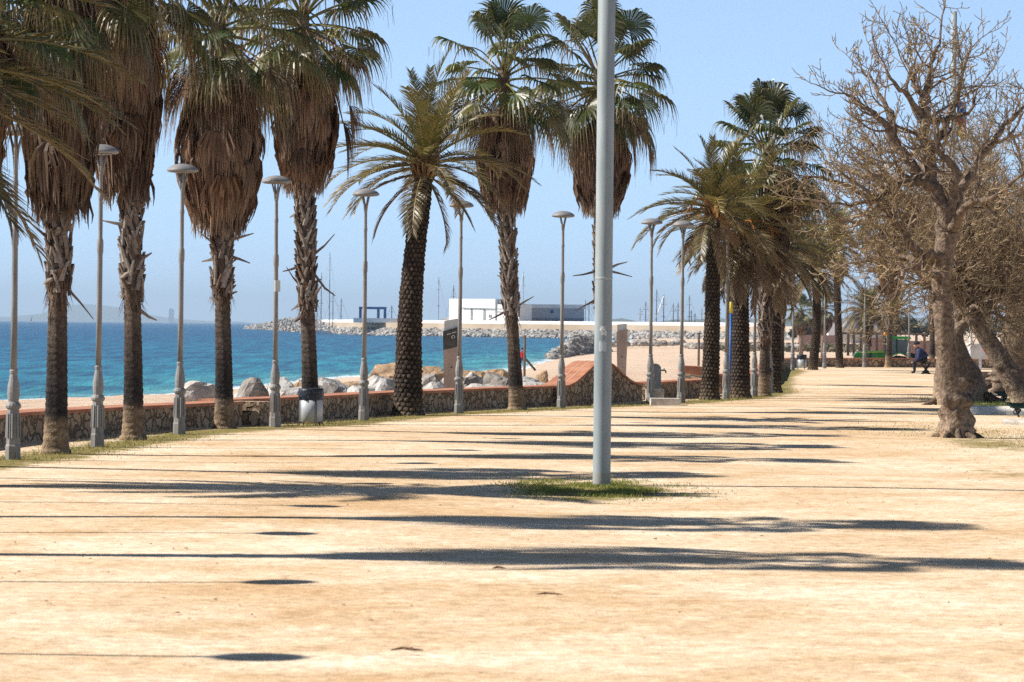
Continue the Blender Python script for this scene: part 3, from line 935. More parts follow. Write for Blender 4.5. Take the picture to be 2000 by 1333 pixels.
# drinking fountain
q = GP(1281, 786)
t = thing('drinking_fountain', 'grey round-topped drinking fountain with side tap behind eighth lamp', 'fountain', (q.x, q.y + .6, 0))
mb = MB(); mb.box(-.20, .20, -.18, .22, 0, .27); mb.build('plinth', M['concrete'], t)
mb = MB(); n = 14; pr = [(-.13, .272), (.13, .272)] + [(.13 * math.cos(math.pi * k / n), .73 + .12 * math.sin(math.pi * k / n)) for k in range(n + 1)]
fb = [mb.vert((x, -.12, z)) for x, z in pr]; bb_ = [mb.vert((x, .14, z)) for x, z in pr]
mb.face(fb); mb.face(list(reversed(bb_)))
for i in range(len(pr)):
    j = (i + 1) % len(pr); mb.face((fb[j], fb[i], bb_[i], bb_[j]))
mb.build('column', noise_mat('painted_iron', (.16, .19, .20), (.24, .27, .28), 8, .5), t)
mb = MB(); mb.tube([(.13, 0, .70), (.2, 0, .70), (.235, 0, .69), (.24, 0, .64)], .018, 6); mb.tube([(.20, 0, .70), (.20, 0, .745)], .012, 6); mb.build('tap', M['black'], t)
q = GP(1302, 793)
mb = MB(); mb.box(-.38, .24, 0, .8, -.02, .15); o = mb.build('fountain_step', M['concrete']); o.location = (q.x + .05, q.y, 0); tag(o, 'low concrete block step in front of the drinking fountain', 'step')

# ---------------------------------------------------------------- lamps
LH = 4.0
def lamp_parts():
    b = MB()
    b.lathe([(.094, -.05), (.094, .16), (.086, .18), (.083, .24), (.074, .56), (.071, .60)], 8)
    b.lathe([(.071, .60), (.090, .62), (.094, .645), (.08, .675), (.062, .69), (.068, .72), (.075, .80), (.070, .87), (.054, .96), (.043, 1.02), (.049, 1.03), (.051, 1.06), (.041, 1.075)], 14)
    for k in range(8):                      # raised flutes of the pedestal
        w = 2 * math.pi * k / 8
        c_, s_ = math.cos(w), math.sin(w)
        b.tube([(c_ * .083, s_ * .083, .26), (c_ * .074, s_ * .074, .55)], .011, 4)
    s = MB()
    s.lathe([(.040, 1.05), (.038, 1.9), (.036, 2.45), (.036, 2.55), (.043, 2.57), (.045, 2.66), (.043, 2.73), (.031, 2.76), (.029, 3.25), (.034, 3.27), (.035, 3.31), (.029, 3.33), (.027, 3.60), (.031, 3.61), (.031, 3.63)], 12)
    f = MB()
    for e in (-1, 1):
        f.tube([(e * .012, 0, 3.60), (e * .03, 0, 3.72), (e * .075, 0, 3.88)], [.02, .018, .014], 6)
        f.tube([(0, e * .012, 3.60), (0, e * .03, 3.72), (0, e * .075, 3.88)], [.02, .018, .014], 6)
    c = MB()
    c.lathe([(.05, 3.885), (.2, 3.875), (.232, 3.89), (.236, 3.905), (.225, 3.925), (.19, 3.955), (.13, 3.985), (.06, 4.0), (.01, 4.003)], 28)
    l = MB(); l.lathe([(.01, 3.862), (.10, 3.864), (.17, 3.872), (.05, 3.883)], 20)
    return b.mesh('lamp_base', M['lamp'], False), s.mesh('lamp_shaft', M['lamp'], True), f.mesh('lamp_fork', M['lamp'], True), c.mesh('lamp_cap', M['lampcap'], True), l.mesh('lamp_lens', M['lens'], True)
LB, LS, LF_, LC, LL = lamp_parts()
def make_lamp():
    t = thing('street_lamp', '', 'street lamp', (0, 0, 0), 0, 'street lamps along the promenade')
    link('pedestal', LB, t); link('shaft', LS, t); link('fork', LF_, t)
    c = link('lamp_cap', LC, t); link('lens', LL, c)
    return t
lamp0 = make_lamp()
first = [True]
def place_lamp(x, y, label, group='street lamps along the promenade', rz=0.0, lean=0.0):
    o = lamp0 if first[0] else copy_tree(lamp0)
    first[0] = False
    o.location = (x, y, 0); o.rotation_euler = (0, lean, rz)
    o['label'] = label; o['group'] = group
    return o
LAMP_LAB = ['grey mushroom lamp at the left edge, left of the first shaggy palm', 'grey mushroom lamp between the first and second shaggy palms, cap hidden in fronds',
            'grey mushroom lamp between the second and third shaggy palms', 'grey mushroom lamp with a small plate on its shaft, left of the bin',
            'grey mushroom lamp between the litter bin and the leaning dark palm', 'grey mushroom lamp in front of the first brown stele',
            'grey mushroom lamp left of the thick steel pole, at the tiled hump', 'grey mushroom lamp in front of the drinking fountain',
            'grey mushroom lamp right of the drinking fountain', 'grey mushroom lamp right of the feather palm with orange stalks',
            'grey mushroom lamp in front of the shaggy palm of the crowded group', 'grey mushroom lamp with a black bag hung on its collar']
for k, (p, lab) in enumerate(zip(LAMP_XY, LAMP_LAB)):
    place_lamp(p.x, p.y, lab, rz=.15 * k, lean=[0, 0.004, .003, -.004, 0, .003, 0, -.004, .006, 0, 0, 0][k])
for x, y in ((-6.1, 18.0), (-6.3, 22.95), (-6.55, 28.0), (-6.6, 32.6), (-6.3, 37.6)):
    place_lamp(x, y, 'grey mushroom lamp before the first palm, its cap shadow on the sand', 'street lamps before the first palm')
place_lamp(7.15, 97.5, 'grey mushroom lamp close behind the lamp with the black bag', rz=.4)
for px, py, lab in ((1548, 724, 'distant grey lamp left of the far litter bin'), (1610, 720, 'distant grey lamp between the two slim dark palms'), (1688, 718, 'distant grey lamp in front of the tractor bonnet'), (1775, 718, 'distant grey lamp in front of the tractor rear wheel')):
    p = GP(px, py); place_lamp(p.x, p.y, lab, 'distant street lamps by the far wall', rz=.7)
# small plate on the fourth lamp
p = LAMP_XY[3]
mb = MB(); n = 10
for k in range(n):
    w0, w1 = -.6 + 2.4 * k / n - math.pi / 2, -.6 + 2.4 * (k + 1) / n - math.pi / 2
    r0, r1 = .058, .062
    mb.hexa([(r0 * math.cos(w0), r0 * math.sin(w0), 2.16), (r1 * math.cos(w0), r1 * math.sin(w0), 2.16), (r1 * math.cos(w1), r1 * math.sin(w1), 2.16), (r0 * math.cos(w1), r0 * math.sin(w1), 2.16)],
            [(r0 * math.cos(w0), r0 * math.sin(w0), 2.34), (r1 * math.cos(w0), r1 * math.sin(w0), 2.34), (r1 * math.cos(w1), r1 * math.sin(w1), 2.34), (r0 * math.cos(w1), r0 * math.sin(w1), 2.34)])
o = mb.build('notice_plate', M['pale']); o.location = (p.x, p.y, 0); tag(o, 'small pale plate strapped round the lamp left of the bin', 'sign')
p = LAMP_XY[11]
mb = MB(); mb.lathe([(.02, -.16), (.09, -.14), (.11, -.06), (.08, .03), (.03, .08), (.012, .12)], 9); o = mb.build('black_bag', M['bag'], None, True)
o.location = (p.x - .05, p.y - .13, .62); tag(o, 'small black bag hanging on the collar of a lamp post', 'bag')

# ---------------------------------------------------------------- big steel pole
q = GP(1175, 950)
t = thing('steel_pole', 'thick galvanised steel pole standing in a grass patch in mid path', 'pole', (q.x, q.y, 0))
mb = MB(); mb.lathe([(.094, -.1), (.0925, .0), (.092, 2.0), (.0905, 2.02), (.0895, 9.0), (.05, 9.02)], 32); mb.build('shaft', M['pole'], t, True)
mb = MB(); mb.lathe([(.0905, 2.15), (.0922, 2.152), (.0922, 2.172), (.0903, 2.175)], 32, cap=False); mb.build('weld_seam', noise_mat('seam_steel', (.30, .34, .34), (.38, .42, .42), 9, .6), t, True)
mb = MB(); mb.lathe([(.0945, -.02), (.0945, .10), (.0925, .14)], 32, cap=False); mb.build('soil_stained_foot', noise_mat('soiled_steel', (.24, .235, .21), (.32, .32, .30), 9, .8), t, True)
def wrap(px0, px1, py0, py1, mat, seg=7, rnd_=None):
    """a sticker that follows the round pole"""
    zc = lambda y: CAMH - (uv(1178, y)[1] + 30) / F * q.y
    rpx = .0935 / q.y * F
    cxp = 1180
    a0 = math.asin(max(-.98, min(.98, (px0 - cxp) / rpx))); a1 = math.asin(max(-.98, min(.98, (px1 - cxp) / rpx)))
    mb = MB(); rows = []
    for k in range(seg + 1):
        a = a0 + (a1 - a0) * k / seg
        j = rnd_.uniform(-.012, .012) if rnd_ else 0
        rows.append([mb.vert((.0934 * math.sin(a), -.0934 * math.cos(a), zc(py1) - j)), mb.vert((.0934 * math.sin(a), -.0934 * math.cos(a), zc(py0) + j)),
                     mb.vert((.0915 * math.sin(a), -.0915 * math.cos(a), zc(py0) + j)), mb.vert((.0915 * math.sin(a), -.0915 * math.cos(a), zc(py1) - j))])
    for a, b in zip(rows, rows[1:]):
        for k in range(4):
            k2 = (k + 1) % 4
            mb.face((a[k], b[k], b[k2], a[k2]))
    mb.face(rows[0]); mb.face(list(reversed(rows[-1])))
    mb.build('sticker', mat, t)
stk = noise_mat('torn_sticker', (.42, .42, .43), (.72, .71, .70), 40, .7, thr=(.42, .55))
wrap(1173, 1184, 637, 648, stk, 5, rr); wrap(1175, 1187, 648, 655, stk, 5, rr); wrap(1171, 1186, 668, 686, noise_mat('worn_sticker', (.40, .45, .47), (.5, .53, .54), 40, .7), 6, rr)
# slender pole with flags far right
q = PD(1857, 640, 112)
t = thing('flag_pole', 'tall grey pole rising behind the bare trees at the right', 'pole', (q.x, 112, 0))
mb = MB(); mb.tube([(0, 0, -.2), (0, 0, 11.62)], [.10, .085], 14); mb.build('shaft', M['pole'], t, True)
fz = PD(1857, 232, 112).z
mb = MB()
for k, (mi, z0, z1) in enumerate(((0, .05, .62), (1, -.25, .05), (2, -.52, -.25))):
    n = 6
    for i in range(n):
        x0, x1 = .02 + .3 * i / n, .02 + .3 * (i + 1) / n
        y0, y1 = .06 * math.sin(i * 1.3), .06 * math.sin((i + 1) * 1.3)
        mb.hexa([(x0, y0 - .01, z0 - x0 * .5), (x1, y1 - .01, z0 - x1 * .5), (x1, y1 + .01, z0 - x1 * .5), (x0, y0 + .01, z0 - x0 * .5)],
                [(x0, y0 - .01, z1 - x0 * .5), (x1, y1 - .01, z1 - x1 * .5), (x1, y1 + .01, z1 - x1 * .5), (x0, y0 + .01, z1 - x0 * .5)], m=mi)
o = mb.build('flag', [M['blue'], M['redp'], M['yellow']]); o.location = (q.x + .1, 112, fz); tag(o, 'limp blue, red and yellow flag hanging on the tall grey pole', 'flag')

# ---------------------------------------------------------------- litter bins
def make_bin(px, py, lab):
    q = GP(px, py)
    t = thing('litter_bin', lab, 'litter bin', (q.x, q.y + .05, 0), .3); t.scale = (1.1, 1.1, 1.1)
    mb = MB(); mb.lathe([(.165, .05), (.178, .055), (.178, .40), (.172, .40)], 24); mb.build('drum', M['bin'], t, True)
    mb = MB(); rb = random.Random(3)
    rings = []
    for z, r in ((.375, .186), (.41, .190), (.46, .188), (.51, .190), (.545, .186), (.55, .165), (.42, .15)):
        ring = []
        for k in range(28):
            w = 2 * math.pi * k / 28
            rv = r + rb.uniform(-.006, .006)
            ring.append(mb.vert((rv * math.cos(w), rv * math.sin(w), z + rb.uniform(-.006, .006))))
        rings.append(ring)
    for a, b in zip(rings, rings[1:]):
        for k in range(28): mb.face((a[k], a[(k + 1) % 28], b[(k + 1) % 28], b[k]))
    mb.face(rings[-1])
    mb.build('bag_liner', M['bag'], t, True)
    for w in (math.pi + .25, -math.pi / 2 + .15, .6, 1.9):
        mb = MB(); c_, s_ = math.cos(w) * .197, math.sin(w) * .197
        mb.tube([(c_, s_, -.03), (c_, s_, .42)], .011, 6); mb.build('leg', M['slate'], t)
    return t
make_bin(606.5, 831, 'white litter bin with black bag in front of the fourth shaggy palm')
make_bin(1566, 722, 'distant white litter bin beside the slim dark palm by the far wall')

# ---------------------------------------------------------------- information steles
def stele(px0, px1, ptop_l, ptop_r, pbot, d, taper, lab, front, marks):
    a = PD(px0, ptop_l, d); b = PD(px1, ptop_r, d)
    w = b.x - a.x; zb = -.6
    t = thing('information_stele', lab, 'sign', ((a.x + b.x) / 2, d, 0))
    mb = MB(); h0, h1 = a.z, b.z
    wb = w * taper
    def slab(mb, y0, y1, zl0, zl1, zr0, zr1, wl, m=0):
        mb.hexa([(wl(zl0, -1), y0, zl0), (wl(zr0, 1), y0, zr0), (wl(zr0, 1), y1, zr0), (wl(zl0, -1), y1, zl0)],
                [(wl(zl1, -1), y0, zl1), (wl(zr1, 1), y0, zr1), (wl(zr1, 1), y1, zr1), (wl(zl1, -1), y1, zl1)], m=m)
    wl = lambda z, s: s * .5 * (wb + (w - wb) * max(0, (z + .3) / (h0 + .3)))
    slab(mb, 0, .06, zb, h0, zb, h1, wl); mb.build('plate', front, t)
    mb = MB(); slab(mb, .10, .14, zb, h0 + .22, zb, h1 + .16, lambda z, s: wl(z, s) - .03 * s); mb.build('back_plate', M['pale'], t)
    for z in (h0 * .2, h0 * .52):
        mb = MB(); mb.lathe([(.022, 0), (.018, .012), (.006, .014)], 10); o = mb.build('bolt', M['slate'], t, True); o.location = (0, -.001, z); o.rotation_euler = (R(90), 0, 0)
    if marks:
        mb = MB(); slab(mb, -.004, 0, h0 - .38, h0 - .004, h1 - .42, h1 - .004, wl); mb.build('dark_head', M['slate'], t)
        mb = MB(); sl = (h1 - h0) / w
        for k in range(11):                  # a short line of small white lettering along the slanted edge
            x = -.10 + .018 * k; z = h0 - .10 + (x + w / 2) * sl
            if k == 5: continue
            mb.hexa([(x, -.007, z), (x + .011, -.007, z + .011 * sl), (x + .011, -.004, z + .011 * sl), (x, -.004, z)], [(x, -.007, z + .02), (x + .011, -.007, z + .02), (x + .011, -.004, z + .02), (x, -.004, z + .02)])
        n = 18; zc = (h0 + h1) / 2 - .17
        for k in range(n - 3):
            w0, w1 = 2 * math.pi * k / n - .6, 2 * math.pi * (k + 1) / n - .6
            mb.hexa([(.03 + .026 * math.cos(w0), -.007, zc + .026 * math.sin(w0)), (.03 + .036 * math.cos(w0), -.007, zc + .036 * math.sin(w0)), (.03 + .036 * math.cos(w0), -.004, zc + .036 * math.sin(w0)), (.03 + .026 * math.cos(w0), -.004, zc + .026 * math.sin(w0))],
                    [(.03 + .026 * math.cos(w1), -.007, zc + .026 * math.sin(w1)), (.03 + .036 * math.cos(w1), -.007, zc + .036 * math.sin(w1)), (.03 + .036 * math.cos(w1), -.004, zc + .036 * math.sin(w1)), (.03 + .026 * math.cos(w1), -.004, zc + .026 * math.sin(w1))])
        mb.build('lettering', M['white'], t)
stele(865, 900, 648, 637, 768, 74, .68, 'brown metal stele with dark slanted head behind the sixth lamp', M['corten'], True)
stele(1204, 1226, 649, 643, 712, 104, .62, 'plain brown metal stele behind the tiled hump', M['corten'], False)

# ---------------------------------------------------------------- posts on the beach
def post(px, pt, pb, d, r, mat, name, lab, cat='post'):
    a, b = PD(px, pt, d), PD(px, pb, d)
    z0 = min(b.z, beach_z(a.x, d)) - .2
    mb = MB(); mb.tube([(0, 0, z0), (0, 0, a.z)], r, 8); o = mb.build(name, mat); o.location = (a.x, d, 0)
    return tag(o, lab, cat)
post(1025, 655, 735, 130, .045, M['wood'], 'wooden_post', 'thin wooden post on the beach beside the person in red')
post(1365, 650, 714, 150, .05, M['wood'], 'wooden_post', 'thin brown post on the sand left of the orange-stalked palm')
q = PD(1428, 590, 100)
t = thing('beach_marker', 'tall blue post with yellow top in the crowded palm group', 'post', (q.x, 100, 0))
yz = PD(1428, 612, 100).z
mb = MB(); mb.tube([(0, 0, -.5), (0, 0, yz)], .04, 12); mb.build('shaft', M['blue'], t, True)
mb = MB(); mb.tube([(0, 0, yz), (0, 0, q.z - .015), (0, 0, q.z)], [.043, .043, .03], 12); mb.build('top_band', M['yellow'], t, True)

def smooth_path(P, n):
    """Catmull-Rom through the points"""
    out = []
    Q = [P[0] * 2 - P[1]] + P + [P[-1] * 2 - P[-2]]
    m = len(P) - 1
    for i in range(n + 1):
        f = i / n * m; k = min(m - 1, int(f)); t = f - k
        a, b, c, d = Q[k], Q[k + 1], Q[k + 2], Q[k + 3]
        out.append(.5 * ((2 * b) + (c - a) * t + (2 * a - 5 * b + 4 * c - d) * t * t + (3 * b - a - 3 * c + d) * t ** 3))
    return out
# ---------------------------------------------------------------- palms
PALM_LEAF = [(.030, .055, .012), (.045, .075, .018), (.065, .085, .018), (.085, .09, .024), (.12, .105, .035)]
DEADC = [(.105, .057, .033), (.140, .082, .050), (.180, .120, .082), (.048, .028, .019), (.118, .069, .043), (.155, .080, .040)]
def fan_mesh(elev, rnd, pet=1.0, Rf=.64, n=36, spread=2.25, dead=0.0, droop=1.0, fold=.25):
    mb = MB()
    ce, se = math.cos(elev), math.sin(elev)
    pts = []
    bend = .22 * ce
    for i in range(6):
        s = i / 5
        pts.append(Vector((ce * s * pet, 0, se * s * pet - bend * s * s * pet)))
    t = (pts[-1] - pts[-2]).normalized()
    s = Vector((0, 1, 0))
    nn = t.cross(s).normalized()
    tilt = rnd.uniform(-.35, .35)
    s, nn = s * math.cos(tilt) + nn * math.sin(tilt), nn * math.cos(tilt) - s * math.sin(tilt)
    pc = (.16, .15, .04) if dead < .5 else (.22, .13, .07)
    for i in range(5):
        pass
    mb.tube(pts, [.028, .022, .019, .017, .014, .010], 5, pc, m=0)
    o = pts[-1]
    base = rnd.choice(PALM_LEAF)
    yellow = rnd.random() < .18
    for k in range(n):
        a = -spread + 2 * spread * (k + .5) / n
        ln = Rf * (1 - .22 * (abs(a) / spread) ** 2) * rnd.uniform(.9, 1.08)
        dirv = t * math.cos(a) + s * math.sin(a)
        cup = nn * (fold * (1 - math.cos(a)) * .5 - .04)
        da = 2 * spread / n
        side0 = (-t * math.sin(a) + s * math.cos(a))
        cg = mix(base, rnd.choice(PALM_LEAF), .4)
        if yellow and abs(a) > .8: cg = mix(cg, (.34, .27, .08), rnd.uniform(.2, .9))
        cd = rnd.choice(DEADC)
        c = mix(cg, cd, dead)
        tipc = mix(c, (.32, .22, .11), .55)
        q = []; w = []; cols = []
        for r_ in (.03, .3, .55, .72, .87, 1.0):
            L = r_ * ln
            p = o + dirv * L + cup * (L * 1.0)
            dz = droop * max(0, r_ - .42) ** 2 * 1.15 * ln
            p.z -= dz
            p += dirv * (-dz * .35)
            q.append(p)
            wb = 2 * L * math.tan(da / 2) * 1.05 if r_ < .56 else 2 * .55 * ln * math.tan(da / 2) * 1.05 * (1 - (r_ - .55) / .45) ** .8
            w.append(max(wb, .004)); cols.append(mix(c, tipc, max(0, (r_ - .6) / .4)))
        # pleated: one face tilted each way
        tw = .55 * (1 if k % 2 else -1)
        sd = (side0 * math.cos(tw) + nn * math.sin(tw)).normalized()
        mb.ribbon(q, w, sd, c, 0, cols)
        if rnd.random() < .35:                # hanging thread of a frayed tip
            p = q[-1]; l2 = rnd.uniform(.08, .28)
            mb.ribbon([p, p + Vector((rnd.uniform(-.03, .03), rnd.uniform(-.03, .03), -l2))], [.006, .004], Vector((rnd.uniform(-1, 1), rnd.uniform(-1, 1), 0)).normalized(), tipc)
    return mb.mesh('fan_frond', M['leaf'] if dead < .5 else M['dead'])

def feather_mesh(elev, rnd, L=1.85, n=58, dry=0.0, bend=1.0, lw=.40, hue=0):
    mb = MB()
    N = 16
    p = Vector((0, 0, 0)); pts = [p.copy()]; ang = elev; tang = []
    latb = rnd.uniform(-.12, .12)
    for i in range(N):
        s = (i + .5) / N
        ang = elev - bend * (s ** 1.45)
        t = Vector((math.cos(ang), latb * s, math.sin(ang))).normalized(); tang.append(t)
        p = p + t * (L / N); pts.append(p.copy())
    tang.append(tang[-1])
    g0 = [(.085, .095, .020), (.10, .10, .022), (.13, .115, .030), (.06, .08, .018)][rnd.randrange(4)]
    o0 = [(.17, .125, .03), (.20, .14, .035)][rnd.randrange(2)]
    g0 = mix(g0, o0, .15 + .3 * rnd.random()); g0 = tuple(x * 1.15 for x in g0)
    d0 = [(.19, .14, .09), (.15, .105, .066), (.22, .165, .11)][rnd.randrange(3)]
    rc = mix((.30, .24, .08), (.27, .19, .11), dry)
    mb.tube(pts, [.03 - .026 * (i / N) ** .7 for i in range(N + 1)], 5, rc)
    for k in range(n):
        s = .13 + .87 * (k + rnd.uniform(.2, .8)) / n
        fi = s * N; i = min(N - 1, int(fi)); fr = fi - i
        base = pts[i].lerp(pts[i + 1], fr); t = tang[i]
        side = Vector((-t.y, t.x, 0))
        side = Vector((0, 1, 0)) - t * t.y
        side.normalize()
        nn = t.cross(side); 
        if nn.z < 0: nn = -nn
        ll = lw * (math.sin(math.pi * min(1, .18 + .80 * s)) ** .7) * rnd.uniform(.85, 1.12)
        if s > .92: ll = max(ll, lw * .42)
        for e in (-1, 1):
            fw = .55 + .75 * s
            vee = rnd.uniform(.25, .60)
            dv = (t * fw + side * e * 1.0 + nn * vee).normalized()
            m1 = base + dv * ll * .5; tip = base + dv * ll
            dr = (.10 + .25 * dry + rnd.uniform(0, .08)) * ll
            m1.z -= dr * .25; tip.z -= dr
            c = mix(g0, d0, dry if rnd.random() < .8 else min(1, dry + .4))
            kb = rnd.uniform(.75, 1.25); c = tuple(x * kb for x in c)
            wd_ = nn.cross(dv); wd_ = (wd_ + nn * rnd.uniform(-.6, .6)).normalized()
            mb.ribbon([base, m1, tip], [.017, .021, .003], wd_, c, 0, [c, c, mix(c, (.30, .24, .12), .45)])
    return mb.mesh('feather_frond', M['leaf'] if dry < .6 else M['dead'])

rp = random.Random(21)
FAN_GREEN = {}
for e in (82, 62, 45, 28, 10, -8, -26):
    FAN_GREEN[e] = [fan_mesh(R(e), rp, pet=rp.uniform(.85, 1.1), Rf=rp.uniform(.58, .70), droop=.7 + (62 - e) / 150 + .25 * q_, spread=rp.uniform(2.0, 2.4)) for q_ in range(3)]
FAN_DEAD = {}
for e in (-15, -38, -58, -74):
    FAN_DEAD[e] = [fan_mesh(R(e), rp, pet=rp.uniform(.8, 1.05), Rf=rp.uniform(.55, .7), dead=1.0 if q_ else .72, droop=1.9, spread=rp.uniform(1.1, 1.7), fold=1.0) for q_ in range(3)]
FEA = {}
for e in (84, 70, 56, 42, 28, 14, 0, -16):
    FEA[e] = [feather_mesh(R(e), rp, L=rp.uniform(1.65, 2.05), dry=max(0, min(.75, (32 - e) / 70)) * rp.uniform(.7, 1.1), bend=(.55 if e > 65 else .95 if e > 35 else 1.05) * rp.uniform(.85, 1.15)) for _ in range(3)]
FEA_DRY = {}
for e in (-10, -35, -60):
    FEA_DRY[e] = [feather_mesh(R(e), rp, L=rp.uniform(1.4, 1.8), dry=1.0, bend=rp.uniform(.5, .9), lw=.33) for _ in range(3)]

def skirt_mesh(zb, zt, rmax, rnd, n=170, rot=0.0):
    n = int(n * 1.35)
    """the mass of dead fronds hanging round the trunk"""
    mb = MB(); H = zt - zb; rmax *= .88
    def RZ(z):
        u = max(0.0, min(1.0, (z - zb) / H))
        return .17 + (rmax - .17) * (math.sin(math.pi * (.10 + .62 * u)) ** .8) * (1.0 if u < .55 else 1 - .55 * ((u - .55) / .45) ** 1.3)
    side_b = [rnd.uniform(.82, 1.15) for _ in range(9)]
    def RA(ph):
        f = (ph % 6.2832) / 6.2832 * 9; i = int(f); return side_b[i % 9] * (1 - f + i) + side_b[(i + 1) % 9] * (f - i)
    for k in range(n):
        ph = rnd.uniform(0, 2 * math.pi)
        u = rnd.random() ** .9
        z0 = zb + .38 + (H - .30) * u
        lng = rnd.uniform(.65, 1.15)
        depth = (rnd.uniform(.72, 1.04) if k % 3 else rnd.uniform(.42, .7)) * RA(ph)
        kb = rnd.uniform(.7, 1.3); base = tuple(x * kb for x in rnd.choice(DEADC))
        nb = rnd.randint(11, 17)
        spread = rnd.uniform(.16, .34)
        er = Vector((math.cos(ph), math.sin(ph), 0)); et = Vector((-math.sin(ph), math.cos(ph), 0))
        r_att = .17
        hub = er * (RZ(z0) * depth * .72) + Vector((0, 0, z0))
        # its stalk
        mb.ribbon([er * r_att + Vector((0, 0, min(zt + .25, z0 + .28))), er * (RZ(z0) * depth * .5) + Vector((0, 0, z0 + .16)), hub], [.03, .026, .02], et, mix(base, (.27, .16, .10), .6))
        for j in range(nb):
            v = (j + .5) / nb * 2 - 1
            l2 = min(lng * (1 - .22 * abs(v)) * rnd.uniform(.8, 1.1), z0 - zb + rnd.uniform(-.24, .20))
            q = []; w = []
            tw = et * math.cos(.7 * v) + er * math.sin(.7 * v + rnd.uniform(-.7, .7))
            kb = rnd.uniform(.6, 1.35); c = tuple(x * kb for x in base)
            for s in (0, .22, .5, .78, 1.0):
                z = z0 - l2 * s
                rr_ = RZ(z) * depth
                if s < .25: rr_ = rr_ * (.75 + s)
                if z < zb: rr_ = RZ(zb) * depth + .05
                off = v * spread * min(1, s * 2.4) * (1 - .2 * s) + rnd.uniform(-.012, .012)
                q.append(er * (rr_ + rnd.uniform(-.02, .02)) + et * off + Vector((0, 0, z)))
                w.append((.034, .050, .042, .026, .005)[len(w)] * rnd.uniform(.8, 1.2))
            mb.ribbon(q, w, tw.normalized(), c, 0, [c, c, c, mix(c, (.30, .22, .16), .3), mix(c, (.33, .26, .2), .5)])
    return mb

def trunk_curve(base, top, zt, curve=0.0):
    """centre line of a trunk: dx, dy at height z"""
    def f(z):
        u = max(0, min(1, z / zt))
        return Vector((base[0] + (top[0] - base[0]) * u + curve * math.sin(math.pi * u), base[1] + (top[1] - base[1]) * u, z))
    return f
def fan_trunk(cl, zt, zboot, rb, rt, rnd, sides=26):
    mb = MB(); rings = []
    nz = int(zt / .02)
    jl = [rnd.uniform(-1, 1) for _ in range(nz + 2)]
    z1, z2 = rnd.uniform(.36, .48), zboot - rnd.uniform(.3, .5)
    for i in range(nz + 1):
        z = zt * i / nz
        fl = math.exp(-z / .28) * .30
        r = (rb + (rt - rb) * min(1, z / max(.5, zboot))) * (1 + fl * .75) + .0035 * math.sin(z * 75) + .002 * jl[i]
        if z < .06: r += .02
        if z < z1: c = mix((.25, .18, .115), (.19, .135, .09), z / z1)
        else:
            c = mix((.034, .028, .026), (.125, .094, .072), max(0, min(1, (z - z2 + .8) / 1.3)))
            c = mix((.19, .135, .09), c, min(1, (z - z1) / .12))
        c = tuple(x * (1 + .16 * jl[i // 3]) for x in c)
        p = cl(z)
        ring = []
        for k in range(sides):
            w = 2 * math.pi * k / sides
            q = r + .006 * math.sin(5 * w + z * 1.5) + rnd.uniform(-.003, .003)
            ring.append(mb.vert((p.x + q * math.cos(w), p.y + q * math.sin(w), z if i else -.12), c))
        rings.append(ring)
    for a, b in zip(rings, rings[1:]):
        for k in range(sides):
            k2 = (k + 1) % sides
            mb.face((a[k], a[k2], b[k2], b[k]))
    mb.face(rings[-1])
    return mb
def boots(cl, z0, z1, rt, rnd, n=None, stick=6):
    """criss-cross stubs of old leaf stalks clasping the trunk"""
    mb = MB()
    n = n or int((z1 - z0) * 58)
    for k in range(n):
        z = z0 + (z1 - z0) * (k + rnd.random()) / n
        ph = k * 2.39996 + rnd.uniform(-.3, .3)
        lean = rnd.choice((-1, 1)) * rnd.uniform(.35, .75)
        c = rnd.choice([(.17, .135, .11), (.23, .19, .16), (.10, .075, .06), (.28, .24, .205), (.12, .075, .05), (.20, .165, .14)])
        L = rnd.uniform(.20, .34); w0 = rnd.uniform(.06, .10)
        q = []; 
        for s in (0, .35, .7, 1.0):
            zz = z + L * s; pp = ph + lean * s * L / rt * .45
            o = cl(zz)
            r = rt * 1.04 + .012 + .05 * s ** 2 + rnd.uniform(0, .012)
            q.append(Vector((o.x + r * math.cos(pp), o.y + r * math.sin(pp), zz)))
        et = Vector((-math.sin(ph), math.cos(ph), 0)); er = Vector((math.cos(ph), math.sin(ph), 0))
        b = len(mb.v)
        for i, p in enumerate(q):
            w = w0 * (1, .8, .6, .42)[i] * .5
            for (sa, ra) in ((-w, -.012), (w, -.012), (w * .6, .016), (-w * .6, .016)):
                mb.vert(p + et * sa + er * ra, c)
        for i in range(3):
            for e in range(4):
                e2 = (e + 1) % 4
                mb.face((b + 4 * i + e, b + 4 * i + e2, b + 4 * i + 4 + e2, b + 4 * i + 4 + e))
        mb.face((b + 12, b + 13, b + 14, b + 15))
    return mb
def stub(cl, z, ph, L, up, r, rnd):
    mb = MB(); o = cl(z); er = Vector((math.cos(ph), math.sin(ph), 0))
    p0 = o + er * r * .85; p1 = p0 + er * L * .55 + Vector((0, 0, up * L * .5)); p2 = p0 + er * L + Vector((0, 0, up * L * rnd.uniform(.7, 1.1)))
    et = Vector((-math.sin(ph), math.cos(ph), 0)); b = len(mb.v)
    c = rnd.choice([(.17, .13, .11), (.25, .2, .16), (.11, .08, .065)])
    for p, w, h in ((p0, .042, .03), (p1, .032, .018), (p2, .012, .008)):
        for sa, za in ((-w, -h), (w, -h), (w, h), (-w, h)): mb.vert(p + et * sa + Vector((0, 0, za)), c)
    for i in range(2):
        for e in range(4):
            e2 = (e + 1) % 4
            mb.face((b + 4 * i + e, b + 4 * i + e2, b + 4 * i + 4 + e2, b + 4 * i + 4 + e))
    mb.face((b + 8, b + 9, b + 10, b + 11))
    return mb

